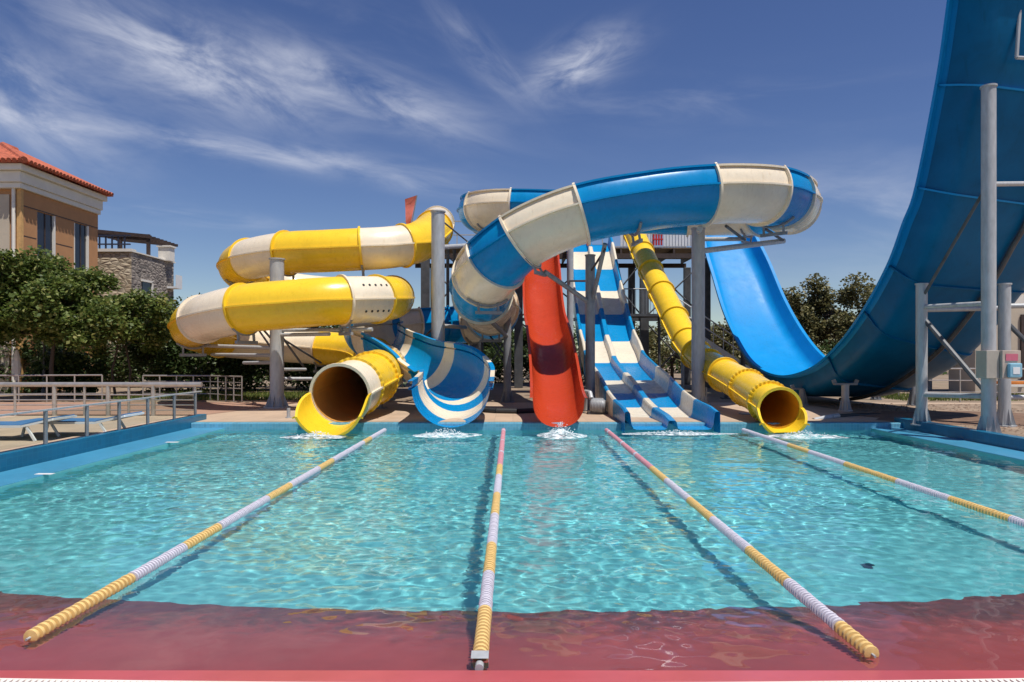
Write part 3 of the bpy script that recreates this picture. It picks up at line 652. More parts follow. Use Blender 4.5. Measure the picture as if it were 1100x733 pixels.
b.tube((3,27.42,GZ+4.05),(6.15,27.42,GZ+4.05),.025,n=6); obj('landing_rail', b, MIDST, root)
for x in (3.1,6.0): obj('landing_post', MB().tube((x,28,GZ),(x,28,GZ+2.95),.06,n=10), DARK, root)

# thin poles near the tall grey pillar and brackets under the tubes
for px, Y, y0, lab in ((481,25.8,262,'slim dark pole just right of the tall plain grey pillar'),(488,26.6,268,'second slim dark pole between the tall plain pillar and the blue flume'),(598,26.5,268,'slim dark pole hidden behind the top of the red slide'),(820-40,22.0,392,'short dark prop under the half pipe wall behind the narrow yellow tube')):
    x = XatY(px, Y); o = obj('prop_pole', MB().tube((x,Y,GZ),(x,Y,CAMZ-(y0-HY)*Y/FPX), .06, n=10).box((x-.15,Y-.15,GZ),(x+.15,Y+.15,GZ+.03)), DARK); tag(o, lab, 'pole', 'slim dark poles')
def cradle(path, t, r, root):
    c, T, S, U = path.frame(t); q = c - U*(r+.02); mb = MB()
    n = 8; pts = [c + (S*math.cos(a)+U*math.sin(a))*(r+.05) for a in [PI*1.28 + PI*.44*i/n for i in range(n+1)]]
    mb.pipe(pts, .035, 6); mb.bar(q-S*.35-U*.22, q+S*.35-U*.22, .08, .08); mb.bar(q-S*.26-U*.2, q-S*.26+U*.06, .05, .05).bar(q+S*.26-U*.2, q+S*.26+U*.06, .05, .05)
    obj('cradle', mb, MIDST, root)
spir = bpy.data.objects['spiral_tube_slide']; ofl = bpy.data.objects['open_flume_slide']
for t in (5,7,8.6,16,18,19.6,23,26): cradle(ypath, t, YR, spir)
for t in (3,7,10.4,13.2,15.1,16.5,18.5,20.5): cradle(bpath, t, BR, ofl)
def prop(path, t, r, parent, rad=.05):
    c, T, S, U = path.frame(t); q = c - U*(r+.25); obj('prop', MB().tube((q.x,q.y,GZ),q,rad,n=10).box((q.x-.14,q.y-.14,GZ),(q.x+.14,q.y+.14,GZ+.025)), MIDST, parent)
prop(ypath, 26.4, YR, spir, .055); prop(ypath, 28.0, YR, spir, .05); prop(bpath, 29.3, BR, ofl, .06); prop(bpath, 21.2, BR, ofl, .06)
st = bpy.data.objects['straight_tube_slide']
for t in (4, 5.5, 7.1): prop(spath, t, SR, st, .05)
tl = bpy.data.objects['two_lane_slide']; rs = bpy.data.objects['red_slide']
for yy in (16.3,19.4,22.2,25.5):
    for x in (2.5,3.95): obj('prop', MB().tube((x,yy,GZ),(x,yy,smooth_tab(mt,yy)-.07),.055,n=10), MIDST, tl)
for yy in (15.8,18.6,21.6,25.0): obj('prop', MB().tube((.93,yy,GZ),(.93,yy,smooth_tab(rt,yy)-.1),.07,n=10), MIDST, rs)
hp = bpy.data.objects['half_pipe_slide']
for t in (2.4, 4.6):
    A_, B_ = npth.at(t), fpth.at(t); m_ = (A_+B_)/2; obj('prop', MB().tube((m_.x,m_.y+.5,GZ),(m_.x,m_.y+.35,m_.z-1.0),.1,n=10), DARK, hp)

# pump at the pillar foot, hoses, bollard
c = P(640,447,16.4); c.z = GZ; root = thing('water_pump', 'grey pump with bent pipe on the ground between the red and the two lane slide', 'pump', c)
obj('motor', MB().lathe(c+V(-.12,0,.2), [(0,0),(.14,0),(.17,.03),(.17,.3),(.13,.36),(0,.36)], 20, (1,-.35,0)), MIDST, root)
b = MB()
for i in range(7): b.lathe(c+V(-.1,0,.2)+V(1,-.35,0).normalized()*(.05+i*.035), [(.165,0),(.19,.004),(.19,.012),(.165,.016)], 20, (1,-.35,0))
obj('cooling_fins', b, STEEL, root); obj('outlet_pipe', MB().pipe([c+V(-.1,.05,.36),c+V(-.12,.2,.5),c+V(-.2,.5,.5),c+V(-.2,.6,.05)],.06), STEEL, root)
obj('foot', MB().box((c.x-.2,c.y-.15,GZ),(c.x+.3,c.y+.15,GZ+.05)), DARK, root, smooth=False)
def pipe_thing(name, pts, r, mat, lab, cat='pipe'): o = obj(name, MB().pipe(pts, r, 10), mat); tag(o, lab, cat)
pipe_thing('hose', [V(-.9,17,.2),V(-.4,16.6,.2),V(.1,16.5,.2),V(.5,16.7,.2)], .07, RUBBER, 'thick black hose on the paving left of the red slide')
pipe_thing('ground_pipe', [P(874,452,15.1),P(893,448,15.3),P(900,447,15.6)], .06, STEEL, 'short grey pipe with elbow on the ground right of the narrow yellow outlet')
pipe_thing('ground_pipe', [P(900,447,15.6),P(925,446,16),P(945,446,16.3)], .05, RUBBER, 'black pipe lying under the half pipe')
x = XatY(310, 15.4); o = obj('bollard', MB().tube((x,15.4,GZ),(x,15.4,GZ+.22),.04,n=12).tube((x,15.4,GZ),(x,15.4,GZ+.02),.07,n=12), STEEL); tag(o, 'short grey stub post on the paving left of the spiral tube outlet', 'post')

# pennant
root = thing('flag', 'small faded red pennant on a thin pole above the yellow spiral', 'flag', P(441,247,21.6))
obj('pole', MB().tube(P(441,247,21.6),P(448,210,21.6),.018,n=8), MIDST, root)
b = MB(); rows = []
for i in range(9):
    f = i/8; a = P(440.5+7.5*(1-f) -.5, 246-36*(1-f), 21.6); wv = V(-.35*(1-f)**.7*1.0 - .02, .05*math.sin(f*7), -.12-.1*math.sin(f*4)); rows.append([a, a + wv*.5 + V(0,.05*math.sin(f*9),0), a + wv])
obj('cloth', MB().loft(rows), FLAGM, root)

# ------------------------------------------------------------------ left railings, glass fence, loungers
root = thing('glass_fence', 'low glass panel fence with steel posts on the left pool wall', 'fence', (LW-.1,9,.27))
gm, nt, bs, out = nodes('clear_fence_glass'); nt.nodes.remove(bs)
t_ = N(nt,'BsdfTransparent'); t_.inputs[0].default_value = (.88,.92,.90,1); gl = N(nt,'BsdfGlossy'); gl.inputs['Roughness'].default_value = .03; fr = N(nt,'Fresnel'); fr.inputs[0].default_value = 1.09
ms = N(nt,'MixShader'); nt.links.new(fr.outputs[0], ms.inputs[0]); nt.links.new(t_.outputs[0], ms.inputs[1]); nt.links.new(gl.outputs[0], ms.inputs[2]); nt.links.new(ms.outputs[0], out.inputs[0])
ys = [5.3,6.25,7.2,8.13,9.06,10.0,10.97,11.87,12.8,13.8,14.72]; GX = LW-.1; GT = .76
for y in ys: obj('post', MB().box((GX-.022,y-.022,.271),(GX+.022,y+.022,GT)), MIDST, root, smooth=False, bevel=.004)
for a, b_ in zip(ys, ys[1:]): obj('glass_panel', MB().box((GX-.005,a+.03,.31),(GX+.005,b_-.03,GT-.025)), gm, root, smooth=False)
obj('top_rail', MB().bar((GX,5.3,GT+.012),(GX,14.98,GT+.012),.05,.024), STEEL, root, smooth=False)
root = thing('steel_railing', 'long horizontal steel tube railing behind the glass fence on the left', 'railing', (-9.6,15.9,GZ))
z0 = .88
for x in (-13.6,-12.6,-11.6,-10.68,-9.98,-9.43,-8.95,-8.38,-7.4):
    obj('post', MB().tube((x,15.9,GZ),(x,15.9,z0),.03 if x not in (-10.68,-9.43,-8.38) else .05,n=10), RAIL, root)
obj('top_rail', MB().tube((-14,15.9,z0),(-7.25,15.9,z0),.055,n=14), RAIL, root)
for z in (.28,.40,.52,.64): obj('mid_rail', MB().tube((-14,15.9,z),(-7.4,15.9,z),.014,n=8), RAIL, root)
def bars_railing(lab, pts, h, rails, npost):
    root = thing('steel_railing', lab, 'railing', (*pts[0][:2], GZ)); L = [Vector((*p, GZ)) for p in pts]
    for a, b_ in zip(L, L[1:]):
        for k in range(npost): q = a.lerp(b_, k/(npost-1)); obj('post', MB().tube(q, q+V(0,0,h), .022, n=8), RAIL, root)
        for z in rails: obj('rail', MB().tube(a+V(0,0,z), b_+V(0,0,z), .024 if z == h else .014, n=8), RAIL, root)
bars_railing('steel bar railing turning a corner in front of the shrubs left of the spiral', [(-11.6,21.4),(-9.4,21.2),(-8.1,20.4)], .76, (.2,.4,.58,.76), 5)
bars_railing('steel railing at the far left in front of the shaded terrace', [(-17,20.0),(-12.4,20.6)], .8, (.25,.5,.8), 7)
bars_railing('steel railing behind the right side posts and the control box', [(12.2,20.5),(19,19.6)], 1.0, (.3,.65,1.0), 7)
bars_railing('thin steel railing seen through the gap under the half pipe', [(10.2,23.5),(13,23.0)], .95, (.3,.6,.95), 4)
# loungers
def lounger(loc, label):
    x, y, z = loc; root = thing('sun_lounger', label, 'sun lounger', loc, 'blue loungers behind the glass fence')
    f = MB()
    for s in (-.3,.3): f.bar((x-.95,y+s,z+.24),(x+.45,y+s,z+.24),.035,.035).bar((x+.45,y+s,z+.24),(x+.98,y+s,z+.36),.035,.035)
    f.bar((x-.95,y-.3,z+.24),(x-.95,y+.3,z+.24),.035,.035).bar((x+.98,y-.3,z+.36),(x+.98,y+.3,z+.36),.035,.035); obj('frame', f, WHM, root, smooth=False)
    for lx, dx in ((-.75,-.06),(.55,.14)):
        for s in (-.3,.3): obj('leg', MB().bar((x+lx,y+s,z+.23),(x+lx+dx,y+s,z),.035,.035), WHM, root, smooth=False)
    obj('seat', MB().box((x-.93,y-.28,z+.255),(x+.45,y+.28,z+.272)), LOUNGE, root, smooth=False, bevel=.006)
    obj('backrest', MB().bar((x+.46,y,z+.272),(x+.97,y,z+.39),.56,.018), LOUNGE, root, smooth=False)
    return root
l0 = lounger((-7.75,12.2,GZ), 'blue sling lounger right of the other two behind the glass fence')
copy_thing(l0, (-8.6,11.6,GZ), 'greyish blue lounger just left of the first one behind the glass fence')
copy_thing(l0, (-9.2,10.6,GZ), 'lounger cut by the left edge of the photo behind the glass fence')
# lamp post
x, Y = XatY(47.5, 23), 23; root = thing('lamp_post', 'slim black lamp post with a lantern in front of the left trees', 'street lamp', (x,Y,GZ))
obj('pole', MB().lathe((x,Y,GZ), [(.09,0),(.09,.25),(.05,.3),(.04,1.75),(.06,1.78)], 12), DARK, root)
obj('lantern', MB().lathe((x,Y,GZ+1.78), [(.07,0),(.15,.3),(.15,.31)], 6), plain('frosted_lantern', (.35,.36,.36), .3), root, smooth=False); obj('lantern_roof', MB().lathe((x,Y,GZ+2.1), [(.19,0),(.05,.17),(.03,.24),(0,.26)], 6), DARK, root, smooth=False)
# folded parasol
x, Y = XatY(18, 21.5), 21.5; root = thing('folded_parasol', 'folded white parasol at the far left under the trees', 'parasol', (x,Y,GZ))
obj('pole', MB().tube((x,Y,GZ),(x,Y,1.75),.025,n=8), MIDST, root); obj('canopy', MB().lathe((x,Y,.75), [(.06,0),(.11,.2),(.13,.45),(.09,.62),(.10,.7),(.04,.95),(0,1.0)], 9), WHITEP, root, smooth=False)

# ------------------------------------------------------------------ buildings
def villa():
    X, Y0, Y1, ZE = -18.0, 24.9, 29.5, 8.45; XL = -30
    root = thing('villa', 'tan two storey villa with a terracotta tiled roof at the left edge', 'building', (X,Y0,GZ))
    obj('wall', MB().box((XL,Y0+.004,GZ),(X-.004,Y1,7.6)), TANP, root, smooth=False)
    obj('front_wall', MB().box((XL,Y0-.05,GZ),(X-.35,Y0,7.4)), CREAMP, root, smooth=False)
    b = MB(); y = Y0                                # recessed panels: tan piers and band proud of the wall
    b.box((X,Y0-.02,6.98),(X+.06,Y1,7.60)); b.box((X,Y0-.02,GZ),(X+.05,25.75,6.975)); b.box((X,26.75,GZ),(X+.05,27.9,6.975)); b.box((X,28.85,GZ),(X+.05,Y1,6.975))
    obj('tan_facing', b, TANP, root, smooth=False)
    obj('groove', MB().box((X+.051,Y0,5.9),(X+.054,25.7,5.94)).box((X+.051,26.8,5.9),(X+.054,27.8,5.94)).box((X+.061,Y0,7.0),(X+.064,Y1,7.04)), BROWNW, root, smooth=False)
    b = MB(); b.box((XL,Y0-.2,7.605),(X+.16,Y1+.05,7.80)); b.box((XL,Y0-.28,7.805),(X+.22,Y1+.1,8.2)); b.box((XL,Y0-.42,8.205),(X+.36,Y1+.2,8.44)); obj('cornice', b, WHITEP, root, smooth=False, bevel=.02)
    for y0, y1 in ((25.78,26.62),(28.0,28.72)):
        w = obj('window', MB().box((X+.002,y0,5.0),(X+.02,y1,6.96)), BLACKG, root, smooth=False)
        f = MB().box((X+.003,y1,5.0),(X+.09,y1+.1,6.97)).box((X+.003,y0-.05,5.0),(X+.03,y0,6.97)).box((X+.003,y0-.05,4.9),(X+.12,y1+.1,4.99)); obj('frame', f, WHITEP, w, smooth=False)
        obj('mullion', MB().box((X+.021,(y0+y1)/2-.03,5.0),(X+.04,(y0+y1)/2+.03,6.96)), BROWNW, w, smooth=False)
    obj('downpipe', MB().tube((X-.15,Y0-.1,GZ),(X-.15,Y0-.1,7.7),.06,n=10), WHITEP, root)
    obj('corner_pilaster', MB().box((X-.06,Y0-.07,GZ),(X+.1,Y0+.06,7.6)), plain('ochre_plaster', (.62,.36,.14), .85), root, smooth=False)
    # hipped tile roof with barrel rows
    e = .55; b = MB(); A_ = V(X+e,Y0-e,8.46); B_ = V(X+e,Y1+.35,8.46); H0 = V(X-2.1,Y0+2.0,9.75); H1 = V(X-2.1,Y1-1.9,9.75); C_ = V(XL,Y0-e,8.46); H2 = V(XL,Y0+2.0,9.75)
    b.add([A_,B_,H1,H0],[(0,1,2,3)]); b.add([C_,A_,H0,H2],[(0,1,2,3)]); b.add([B_, V(XL,Y1+.35,8.46), V(XL,Y1-1.9,9.75), H1],[(0,1,2,3)])
    y = A_.y + .1
    while y < B_.y:
        f = 1.0
        if y < H0.y: f = (y-A_.y)/(H0.y-A_.y)
        if y > H1.y: f = (B_.y-y)/(B_.y-H1.y)
        if f > .04: b.tube((A_.x+.05,y,8.50),(A_.x+(H0.x-A_.x)*f, y, 8.50+1.29*f), .085, .08, n=8)
        y += .2
    x = A_.x - .1
    while x > XL:
        f = min(1.0, (A_.x-x)/(A_.x-H0.x)); b.tube((x,A_.y-.05,8.50),(x,A_.y+(H0.y-A_.y)*f,8.50+1.29*f),.085,.08,n=8); x -= .2
    b.tube(A_+V(0,0,.06),H0+V(0,0,.08),.12,n=8); b.tube(H0+V(0,0,.08),H1+V(0,0,.08),.12,n=8)
    obj('roof', b, TILE, root)
    obj('awning_wall', MB().box((-25,23.9,GZ),(-19.4,24.2,3.2)), plain('shaded_orange_plaster', (.40,.17,.09), .85), root, smooth=False)
villa()
def stone_house():
    X, Y0, Y1, Z = -18.0, 32.2, 36.2, 6.4; root = thing('stone_house', 'rubble stone house with a roof terrace and pergola beside the villa', 'building', (X,Y0,GZ))
    obj('front_wall', MB().box((-21.5,Y0-.02,GZ),(X-.002,Y0+.3,Z)), STONEL, root, smooth=False); obj('side_wall', MB().box((-21.4,Y0+.01,GZ),(X,Y1,Z-.002)), STONEG, root, smooth=False)
    obj('coping', MB().box((-21.6,Y0-.1,Z+.003),(X+.06,Y0+.3,Z+.14)).box((X-.3,Y0+.302,Z+.003),(X+.06,Y1+.1,Z+.06)), WHITEP, root, smooth=False)
    w = obj('window', MB().box((X+.003,33.1,4.0),(X+.03,33.9,5.1)), BLACKG, root, smooth=False); obj('frame', MB().box((X+.003,33.9,3.95),(X+.09,34.0,5.15)).box((X+.003,33.0,5.1),(X+.09,34.0,5.2)), WHITEP, w, smooth=False)
    b = MB()
    for x in (-20.9,-19.6,-18.2): b.box((x-.07,34.0,Z),(x+.07,34.14,7.55))
    for i in range(9): y = 33.6+i*.38; b.bar((-21.3,y,7.72),(-18.0,y,7.4),.07,.14)
    b.bar((-21.4,34.07,7.55),(-18.1,34.07,7.3),.1,.16); obj('pergola', b, BROWNW, root, smooth=False)
    b = MB()
    for i in range(10): b.box((-21.3+i*.3,32.6,Z),(-21.24+i*.3,32.66,Z+.85))
    b.box((-21.3,32.58,Z+.8),(-18.3,32.68,Z+.88)).box((-21.3,32.58,Z+.4),(-18.3,32.68,Z+.46)); obj('terrace_rail', b, plain('dark_navy_timber', (.02,.025,.05), .6), root, smooth=False)
    obj('chimney', MB().box((-18.3,35.2,Z),(-17.7,35.7,7.1)).box((-18.36,35.14,7.103),(-17.64,35.76,7.18)), WHITEP, root, smooth=False)
    obj('balcony', MB().box((X+.002,35.5,5.0),(X+.5,36.1,5.1)).box((X+.45,35.5,5.1),(X+.5,36.1,5.7)), PALEM, root, smooth=False)
    obj('ground_floor', MB().box((-22,30.4,GZ),(-17.0,31.9,3.0)), STONEL, root, smooth=False)
    obj('orange_pier', MB().box((-18.75,29.4,GZ),(-18.1,30.38,2.9)), ORANGEP, root, smooth=False)
stone_house()
def right_house():
    X0, Y0 = 16.6, 24.5; root = thing('right_house', 'beige house with dark openings behind the posts at the right edge', 'building', (X0,Y0,GZ))
    obj('wall', MB().box((X0,Y0,GZ),(30,26.0,6.2)), CREAMP, root, smooth=False)
    obj('roof', MB().add([(X0-.4,Y0-.4,6.2),(30,Y0-.4,6.2),(30,26.3,6.2),(X0-.4,26.3,6.2),(X0+1.5,25.2,7.0),(30,25.2,7.0)],[(0,1,5,4),(0,4,3),(3,4,5,2),(0,3,2,1)]), TILE, root, smooth=False)
    obj('dado', MB().box((X0-.01,Y0-.03,3.4),(30,Y0-.002,3.7)), WHITEP, root, smooth=False)
    for x0, x1, z1 in ((18.3,19.2,2.9),(19.8,20.8,2.9)):
        w = obj('window', MB().box((x0,Y0-.02,GZ+.3),(x1,Y0-.003,z1)), BLACKG, root, smooth=False); obj('frame', MB().box((x0-.1,Y0-.08,GZ+.3),(x0,Y0-.021,z1+.1)).box((x1,Y0-.08,GZ+.3),(x1+.1,Y0-.021,z1+.1)).box((x0,Y0-.08,z1),(x1,Y0-.021,z1+.1)), BROWNW, w, smooth=False)
    obj('low_wall', MB().box((12.4,27.0,GZ),(16.59,27.3,1.5)), plain('grey_block', (.42,.38,.35), .9), root, smooth=False)
right_house()
x = 16.4; root = thing('orange_cushion_bench', 'bench with an orange cushion behind the rails at the right edge', 'bench', (x,22,GZ))
obj('seat', MB().box((x-.8,21.7,GZ+.38),(x+.8,22.3,GZ+.46)), WHITEP, root, smooth=False, bevel=.01); obj('cushion', MB().box((x-.7,21.75,GZ+.463),(x+.7,22.25,GZ+.58)), plain('orange_fabric', (.60,.20,.04), .8), root, smooth=False, bevel=.04)
for s in (-.7,.7): obj('leg', MB().box((x+s-.04,21.75,GZ),(x+s+.04,22.25,GZ+.378)), WHITEP, root, smooth=False)
x = XatY(937, 25.5); root = thing('picnic_table', 'pale slatted table with bench seats beyond the half pipe', 'table', (x,25.5,GZ))
obj('top', MB().box((x-.9,25.1,GZ+.72),(x+.9,25.9,GZ+.78)), PALEM, root, smooth=False)
for s in (-.75,.75): obj('seat', MB().box((x-.9,25.5+s-.14,GZ+.42),(x+.9,25.5+s+.14,GZ+.47)), PALEM, root, smooth=False)
for s in (-.6,.6): obj('trestle', MB().bar((x+s,24.8,GZ),(x+s,25.7,GZ+.72),.06,.06).bar((x+s,26.2,GZ),(x+s,25.3,GZ+.72),.06,.06).bar((x+s,24.7,GZ+.38),(x+s,26.3,GZ+.38),.06,.06), BROWNW, root, smooth=False)

# ------------------------------------------------------------------ vegetation
def leaves(mb, c, rad, n, size, rnd, shell=.55, droop=.2):
    for _ in range(n):
        while True:
            d = V(rnd.uniform(-1,1), rnd.uniform(-1,1), rnd.uniform(-1,1))
            if .05 < d.length < 1: break
        d = d.normalized()*(rnd.random()**shell); p = c + V(d.x*rad[0], d.y*rad[1], d.z*rad[2])
        s = size*rnd.uniform(.6,1.4); t = V(rnd.uniform(-1,1), rnd.uniform(-1,1), rnd.uniform(-.7,.5)-droop*.3).normalized(); u = t.cross(V(rnd.uniform(-1,1), rnd.uniform(-1,1), rnd.uniform(.2,1.5))).normalized()
        o = len(mb.v); mb.v += [p, p + t*s*.5 + u*s*.34, p + t*s, p + t*s*.5 - u*s*.34]; mb.f.append((o, o+1, o+2, o+3))
def tree(name, label, base, h, crown, mat, n, size, seed, trunk=.12, lean=0, nl=22, cat='tree', group=None, trunks=1, sub=.34):
    rnd = random.Random(seed); base = Vector(base); root = thing(name, label, cat, base, group)
    cz, rx, ry, rz = crown; cc_ = base + V(lean, 0, cz); limbs = MB(); lf = MB(); tb = MB()
    for k in range(trunks):
        off = V((k-(trunks-1)/2)*.42, 0, 0); top = cc_ + off*.6 - V(0,0,rz*.55); midp = base.lerp(top, .5) + V(rnd.uniform(-.12,.12),0,0)
        tb.tube(base+off, midp+off, trunk, trunk*.82, n=10).tube(midp+off, top, trunk*.82, trunk*.6, n=10)
    top = cc_ - V(0,0,rz*.6)
    for k in range(nl):
        a = rnd.uniform(0, 2*PI); e = rnd.uniform(-.75, 1.2); q = .3 + .78*rnd.random()**.7
        d = V(math.cos(a)*math.cos(e)*rx*q, math.sin(a)*math.cos(e)*ry*q, math.sin(e)*rz*q); tip = cc_ + d
        m_ = top.lerp(tip, .5) + V(rnd.uniform(-.15,.15), rnd.uniform(-.15,.15), .12)
        st_ = top + V(rnd.uniform(-.1,.1), rnd.uniform(-.1,.1), rnd.uniform(-.1,rz*.9)); limbs.tube(st_, m_, trunk*.34, trunk*.2, n=6, cap=False).tube(m_, tip, trunk*.25, .012, n=5, cap=False)
        s = sub*rnd.uniform(.65,1.35); leaves(lf, tip, (rx*s, ry*s, rz*s*.9), n//nl, size, rnd)
    obj('trunk', tb, BARK, root); obj('limbs', limbs, BARK, root); obj('crown', lf, mat, root, smooth=False)
    return root
def gz(px, Y): return V(XatY(px, Y), Y, GZ)
tree('leafy_tree', 'broad leafy tree in front of the left villa, second from the photo edge', gz(58,21.5), 5, (2.8,2.0,1.7,1.6), LEAFA, 26000, .13, 1, .08, nl=60, sub=.27)
tree('leafy_tree', 'leafy tree at the far left edge below the villa roof', gz(-6,21.0), 5, (2.8,2.0,1.7,1.6), LEAFA, 23000, .13, 2, .08, nl=54, sub=.27)
tree('young_tree', 'slender young tree with two thin trunks in front of the stone house', gz(131,22.5), 4, (2.35,1.45,1.2,1.15), LEAFA, 11000, .125, 3, .045, trunks=2, nl=36, sub=.29)
i = 0
for px, Y, h, w, lab in ((172,25,3.2,1.3,'rounded green shrub right of the young tree'),(203,26,3.1,1.3,'bushy shrub left of the thick pillar in the spiral'),(236,26.5,3.0,1.3,'dark bushy shrub under the lower left tube bend'),(268,27,2.9,1.3,'shrub just left of the thick pillar with arms'),(318,27.5,2.7,1.4,'shrub just right of the thick pillar with arms'),(360,28,2.6,1.3,'dark shrub behind the big yellow outlet'),(18,25.5,2.2,1.8,'dark low shrub below the far left tree'),(74,23.6,1.5,1.0,'low plant beside the lamp post')):
    tree('shrub', lab, gz(px, Y), h, (h*.47,w*1.1,.9,h*.60), LEAFB, 7500, .14, 20+i, .03, nl=34, cat='shrub', group='shrubs along the left boundary', sub=.42); i += 1
tree('olive_tree', 'olive green wispy tree right of the half pipe trough, its top against the sky', gz(893,34), 5, (3.2,2.2,1.8,2.1), LEAFC, 14000, .17, 41, .14, nl=30, sub=.28)
tree('olive_tree', 'smaller olive green tree touching the left arm of the half pipe', gz(852,36), 4, (2.8,1.7,1.2,1.9), LEAFC, 8000, .16, 42, .1, nl=20, sub=.27)
tree('olive_tree', 'olive green tree hugging the underside of the rising half pipe', gz(940,35), 5, (3.2,2.0,1.5,2.1), LEAFC, 11000, .17, 43, .12, nl=26, sub=.28)
tree('shrub', 'yellow green bush seen between the half pipe and the tallest right pillar', gz(1022,26.5), 2.4, (1.2,1.3,1,1.05), LEAFA, 4000, .13, 44, .05, cat='shrub', sub=.42)
for k, (px, Y, hh, lab) in enumerate(((522,37,2.9,'green tree behind the tower seen between the blue exit flume and the thin pillar'),(575,39,2.6,'green tree behind the red slide'),(668,38,2.9,'dry olive tree behind the two lane slide'),(722,39,3.1,'dry olive tree seen through the tower behind the narrow yellow tube'),(772,38,2.7,'dry olive tree behind the tower staircase'),(448,36,2.2,'dark green tree behind the yellow outlet and the blue flume'),(812,40,2.7,'olive tree hidden mostly by the left arm of the half pipe'))):
    tree('olive_tree', lab, gz(px, Y), 4, (hh*.62,1.9,1.5,hh*.55), LEAFC if k in (2,3,4,6) else LEAFB, 4200, .18, 60+k, .11, nl=22, sub=.34)
def hedge(x0, x1, y, h, label, seed):
    rnd = random.Random(seed); mb = MB(); root = thing('hedge', label, 'hedge', ((x0+x1)/2, y, GZ))
    k = x0
    while k < x1: leaves(mb, V(k, y+rnd.uniform(-.2,.2), GZ+h*rnd.uniform(.40,.5)), (.75,.6,h*rnd.uniform(.5,.62)), 620, .15, rnd, shell=.6); k += .55
    st = MB(); k = x0
    while k < x1: st.tube((k,y,GZ-.02),(k,y,GZ+h*.5),.03,.015,n=6); k += .9
    obj('foliage', mb, LEAFB, root, smooth=False); obj('stems', st, BARK, root)
hedge(-21, -4.5, 29.6, 2.2, 'long dark hedge behind the shrubs under the yellow spiral', 201)
hedge(-2.5, 6.5, 34.0, 1.9, 'dark hedge behind the start tower legs', 202)
hedge(11.5, 19, 31.5, 2.0, 'dry hedge beyond the lawn behind the half pipe', 203)
def far_wood():
    rnd = random.Random(99); mb = MB()
    for k in range(170):
        x = rnd.uniform(-48, 48); y = rnd.uniform(46, 58); leaves(mb, V(x, y, GZ+rnd.uniform(.6,3.0)), (2.2,1.4,1.3), 130, .35, rnd)
    tag(obj('far_wood', mb, LEAFB, smooth=False), kind='stuff')
far_wood()
def grass():
    rnd = random.Random(5); mb = MB()
    for _ in range(9000):
        if rnd.random() < .55: x, y = rnd.uniform(-13,-6.3), rnd.uniform(21.2,25)
        else: x, y = rnd.uniform(12,19), rnd.uniform(21,24)
        h = rnd.uniform(.05,.14); a = rnd.uniform(0,PI); d = V(math.cos(a),math.sin(a),0)*.02; t = V(x+rnd.uniform(-.05,.05), y+rnd.uniform(-.05,.05), GZ+h); mb.add([V(x,y,GZ-.005)-d, V(x,y,GZ-.005)+d, t],[(0,1,2)])
    tag(obj('grass', mb, LEAFA, smooth=False), kind='stuff')
grass()
def gravel():
    rnd = random.Random(15); mb = MB()
    for _ in range(1100):
        x = rnd.uniform(8.5,13.5); y = rnd.uniform(11.5,19.5); s = rnd.uniform(.015,.055); z = GZ
        vs = [V(x+s*rnd.uniform(.7,1.3)*math.cos(a), y+s*rnd.uniform(.7,1.3)*math.sin(a), z) for a in [2*PI*i/6 for i in range(6)]]; vs.append(V(x,y,z+s*.8)); mb.add(vs, [(i,(i+1)%6,6) for i in range(6)])
    tag(obj('gravel', mb, plain('mixed_gravel', (.22,.15,.105), .9, 0, .4, 3, .2), smooth=False), kind='stuff')
gravel()
b = MB(); b.quad((8.36,11.0,GZ+.004),(14.2,11.0,GZ+.004),(14.6,19.6,GZ+.004),(8.36,19.6,GZ+.004)); struct('dirt', b, plain('packed_dirt', (.25,.18,.125), .95, 0, .35, 2.2, .5), smooth=False)
b = MB(); rnd = random.Random(3); pts = [V(10.6+2.6*math.cos(2*PI*i/24)*rnd.uniform(.8,1.1), 15.4+1.9*math.sin(2*PI*i/24)*rnd.uniform(.8,1.1), GZ+.008) for i in range(24)]
b.add(pts + [V(10.6,15.4,GZ+.10)], [(i,(i+1)%24,24) for i in range(24)]); o = struct('soil_patch', b, plain('brown_soil', (.17,.10,.065), .95, 0, .35, 3, .6))

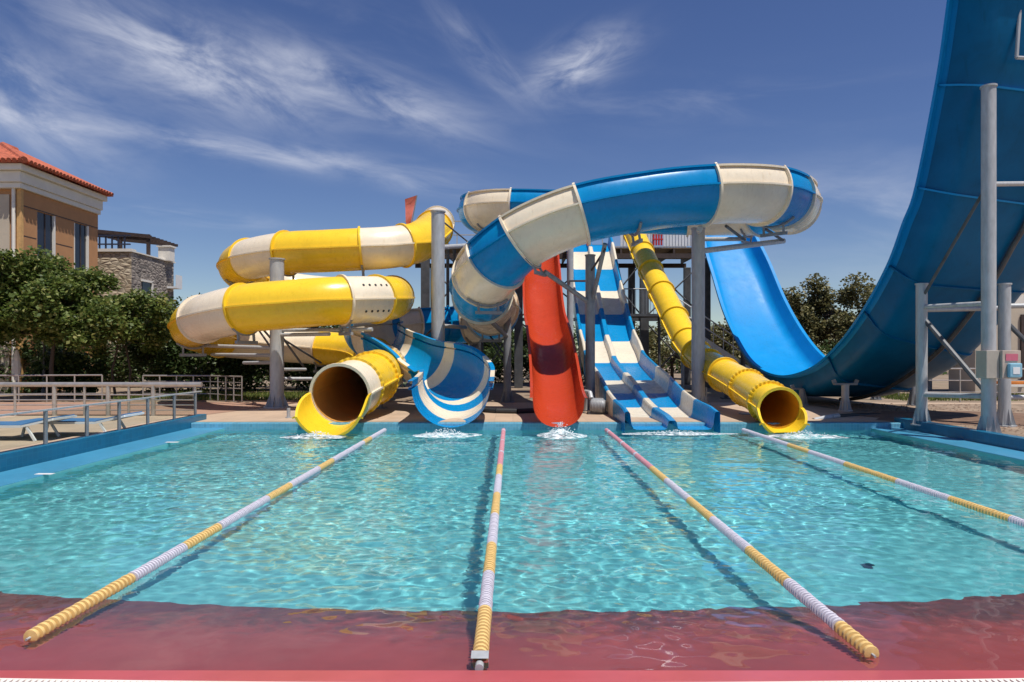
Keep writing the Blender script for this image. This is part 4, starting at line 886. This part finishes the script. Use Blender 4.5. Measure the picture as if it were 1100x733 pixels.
# ------------------------------------------------------------------ splashing foam where slides run out
fm_, nt, bs, out = nodes('white_foam'); bs.inputs['Base Color'].default_value = (.8,.84,.86,1); bs.inputs['Roughness'].default_value = .6
t_ = N(nt,'BsdfTransparent'); ms = N(nt,'MixShader'); v = mapped(nt); n1 = noise_n(nt, 9, 8, .7, v, .5)
mr = N(nt,'MapRange'); mr.inputs[1].default_value = .40; mr.inputs[2].default_value = .62; nt.links.new(n1, mr.inputs[0])
nt.links.new(mr.outputs[0], ms.inputs[0]); nt.links.new(t_.outputs[0], ms.inputs[1]); nt.links.new(bs.outputs[0], ms.inputs[2]); nt.links.new(ms.outputs[0], out.inputs[0])
def foam(x, y, rx, ry, h, seed):
    mb = MB(); n = 26; m = 9; rnd = random.Random(seed)
    vs = [V(x, y, .02+h)]; fs = []
    for j in range(1, m+1):
        for i in range(n):
            a = 2*PI*i/n; f = j/m; k = 1+.25*noise.noise((math.cos(a)*1.5+seed, math.sin(a)*1.5, f)); q = V(x+rx*1.25*f*math.cos(a)*k, y+ry*f*math.sin(a)*k, 0)
            q.z = .014 + h*(1-f)**1.3*(1+.8*noise.noise((q.x*8, q.y*8, seed))); vs.append(q)
    fs += [(0, 1+i, 1+(i+1)%n) for i in range(n)]
    for j in range(m-1): fs += [(1+j*n+i, 1+j*n+(i+1)%n, 1+(j+1)*n+(i+1)%n, 1+(j+1)*n+i) for i in range(n)]
    for _ in range(140):
        a = rnd.uniform(0,2*PI); d = rnd.random(); p = V(x+rx*.7*d*math.cos(a), y+ry*.6*d*math.sin(a), .02+h*rnd.uniform(.4,2.4)*(1-d*.6)); s = rnd.uniform(.006,.016)
        o = len(vs); vs += [p+V(s,0,0),p+V(-s,0,0),p+V(0,s,0),p+V(0,-s,0),p+V(0,0,s),p+V(0,0,-s)]; fs += [(o,o+2,o+4),(o+2,o+1,o+4),(o+1,o+3,o+4),(o+3,o,o+4),(o+2,o,o+5),(o+1,o+2,o+5),(o+3,o+1,o+5),(o,o+3,o+5)]
    mb.add(vs, fs); tag(obj('foam', mb, fm_), kind='stuff')
foam(-3.75,12.95,.5,.3,.05,1); foam(-1.3,13.25,.55,.4,.06,2); foam(.93,13.2,.40,.5,.12,3); foam(3.2,13.5,.9,.25,.03,4); foam(5.6,13.05,.6,.4,.05,5)
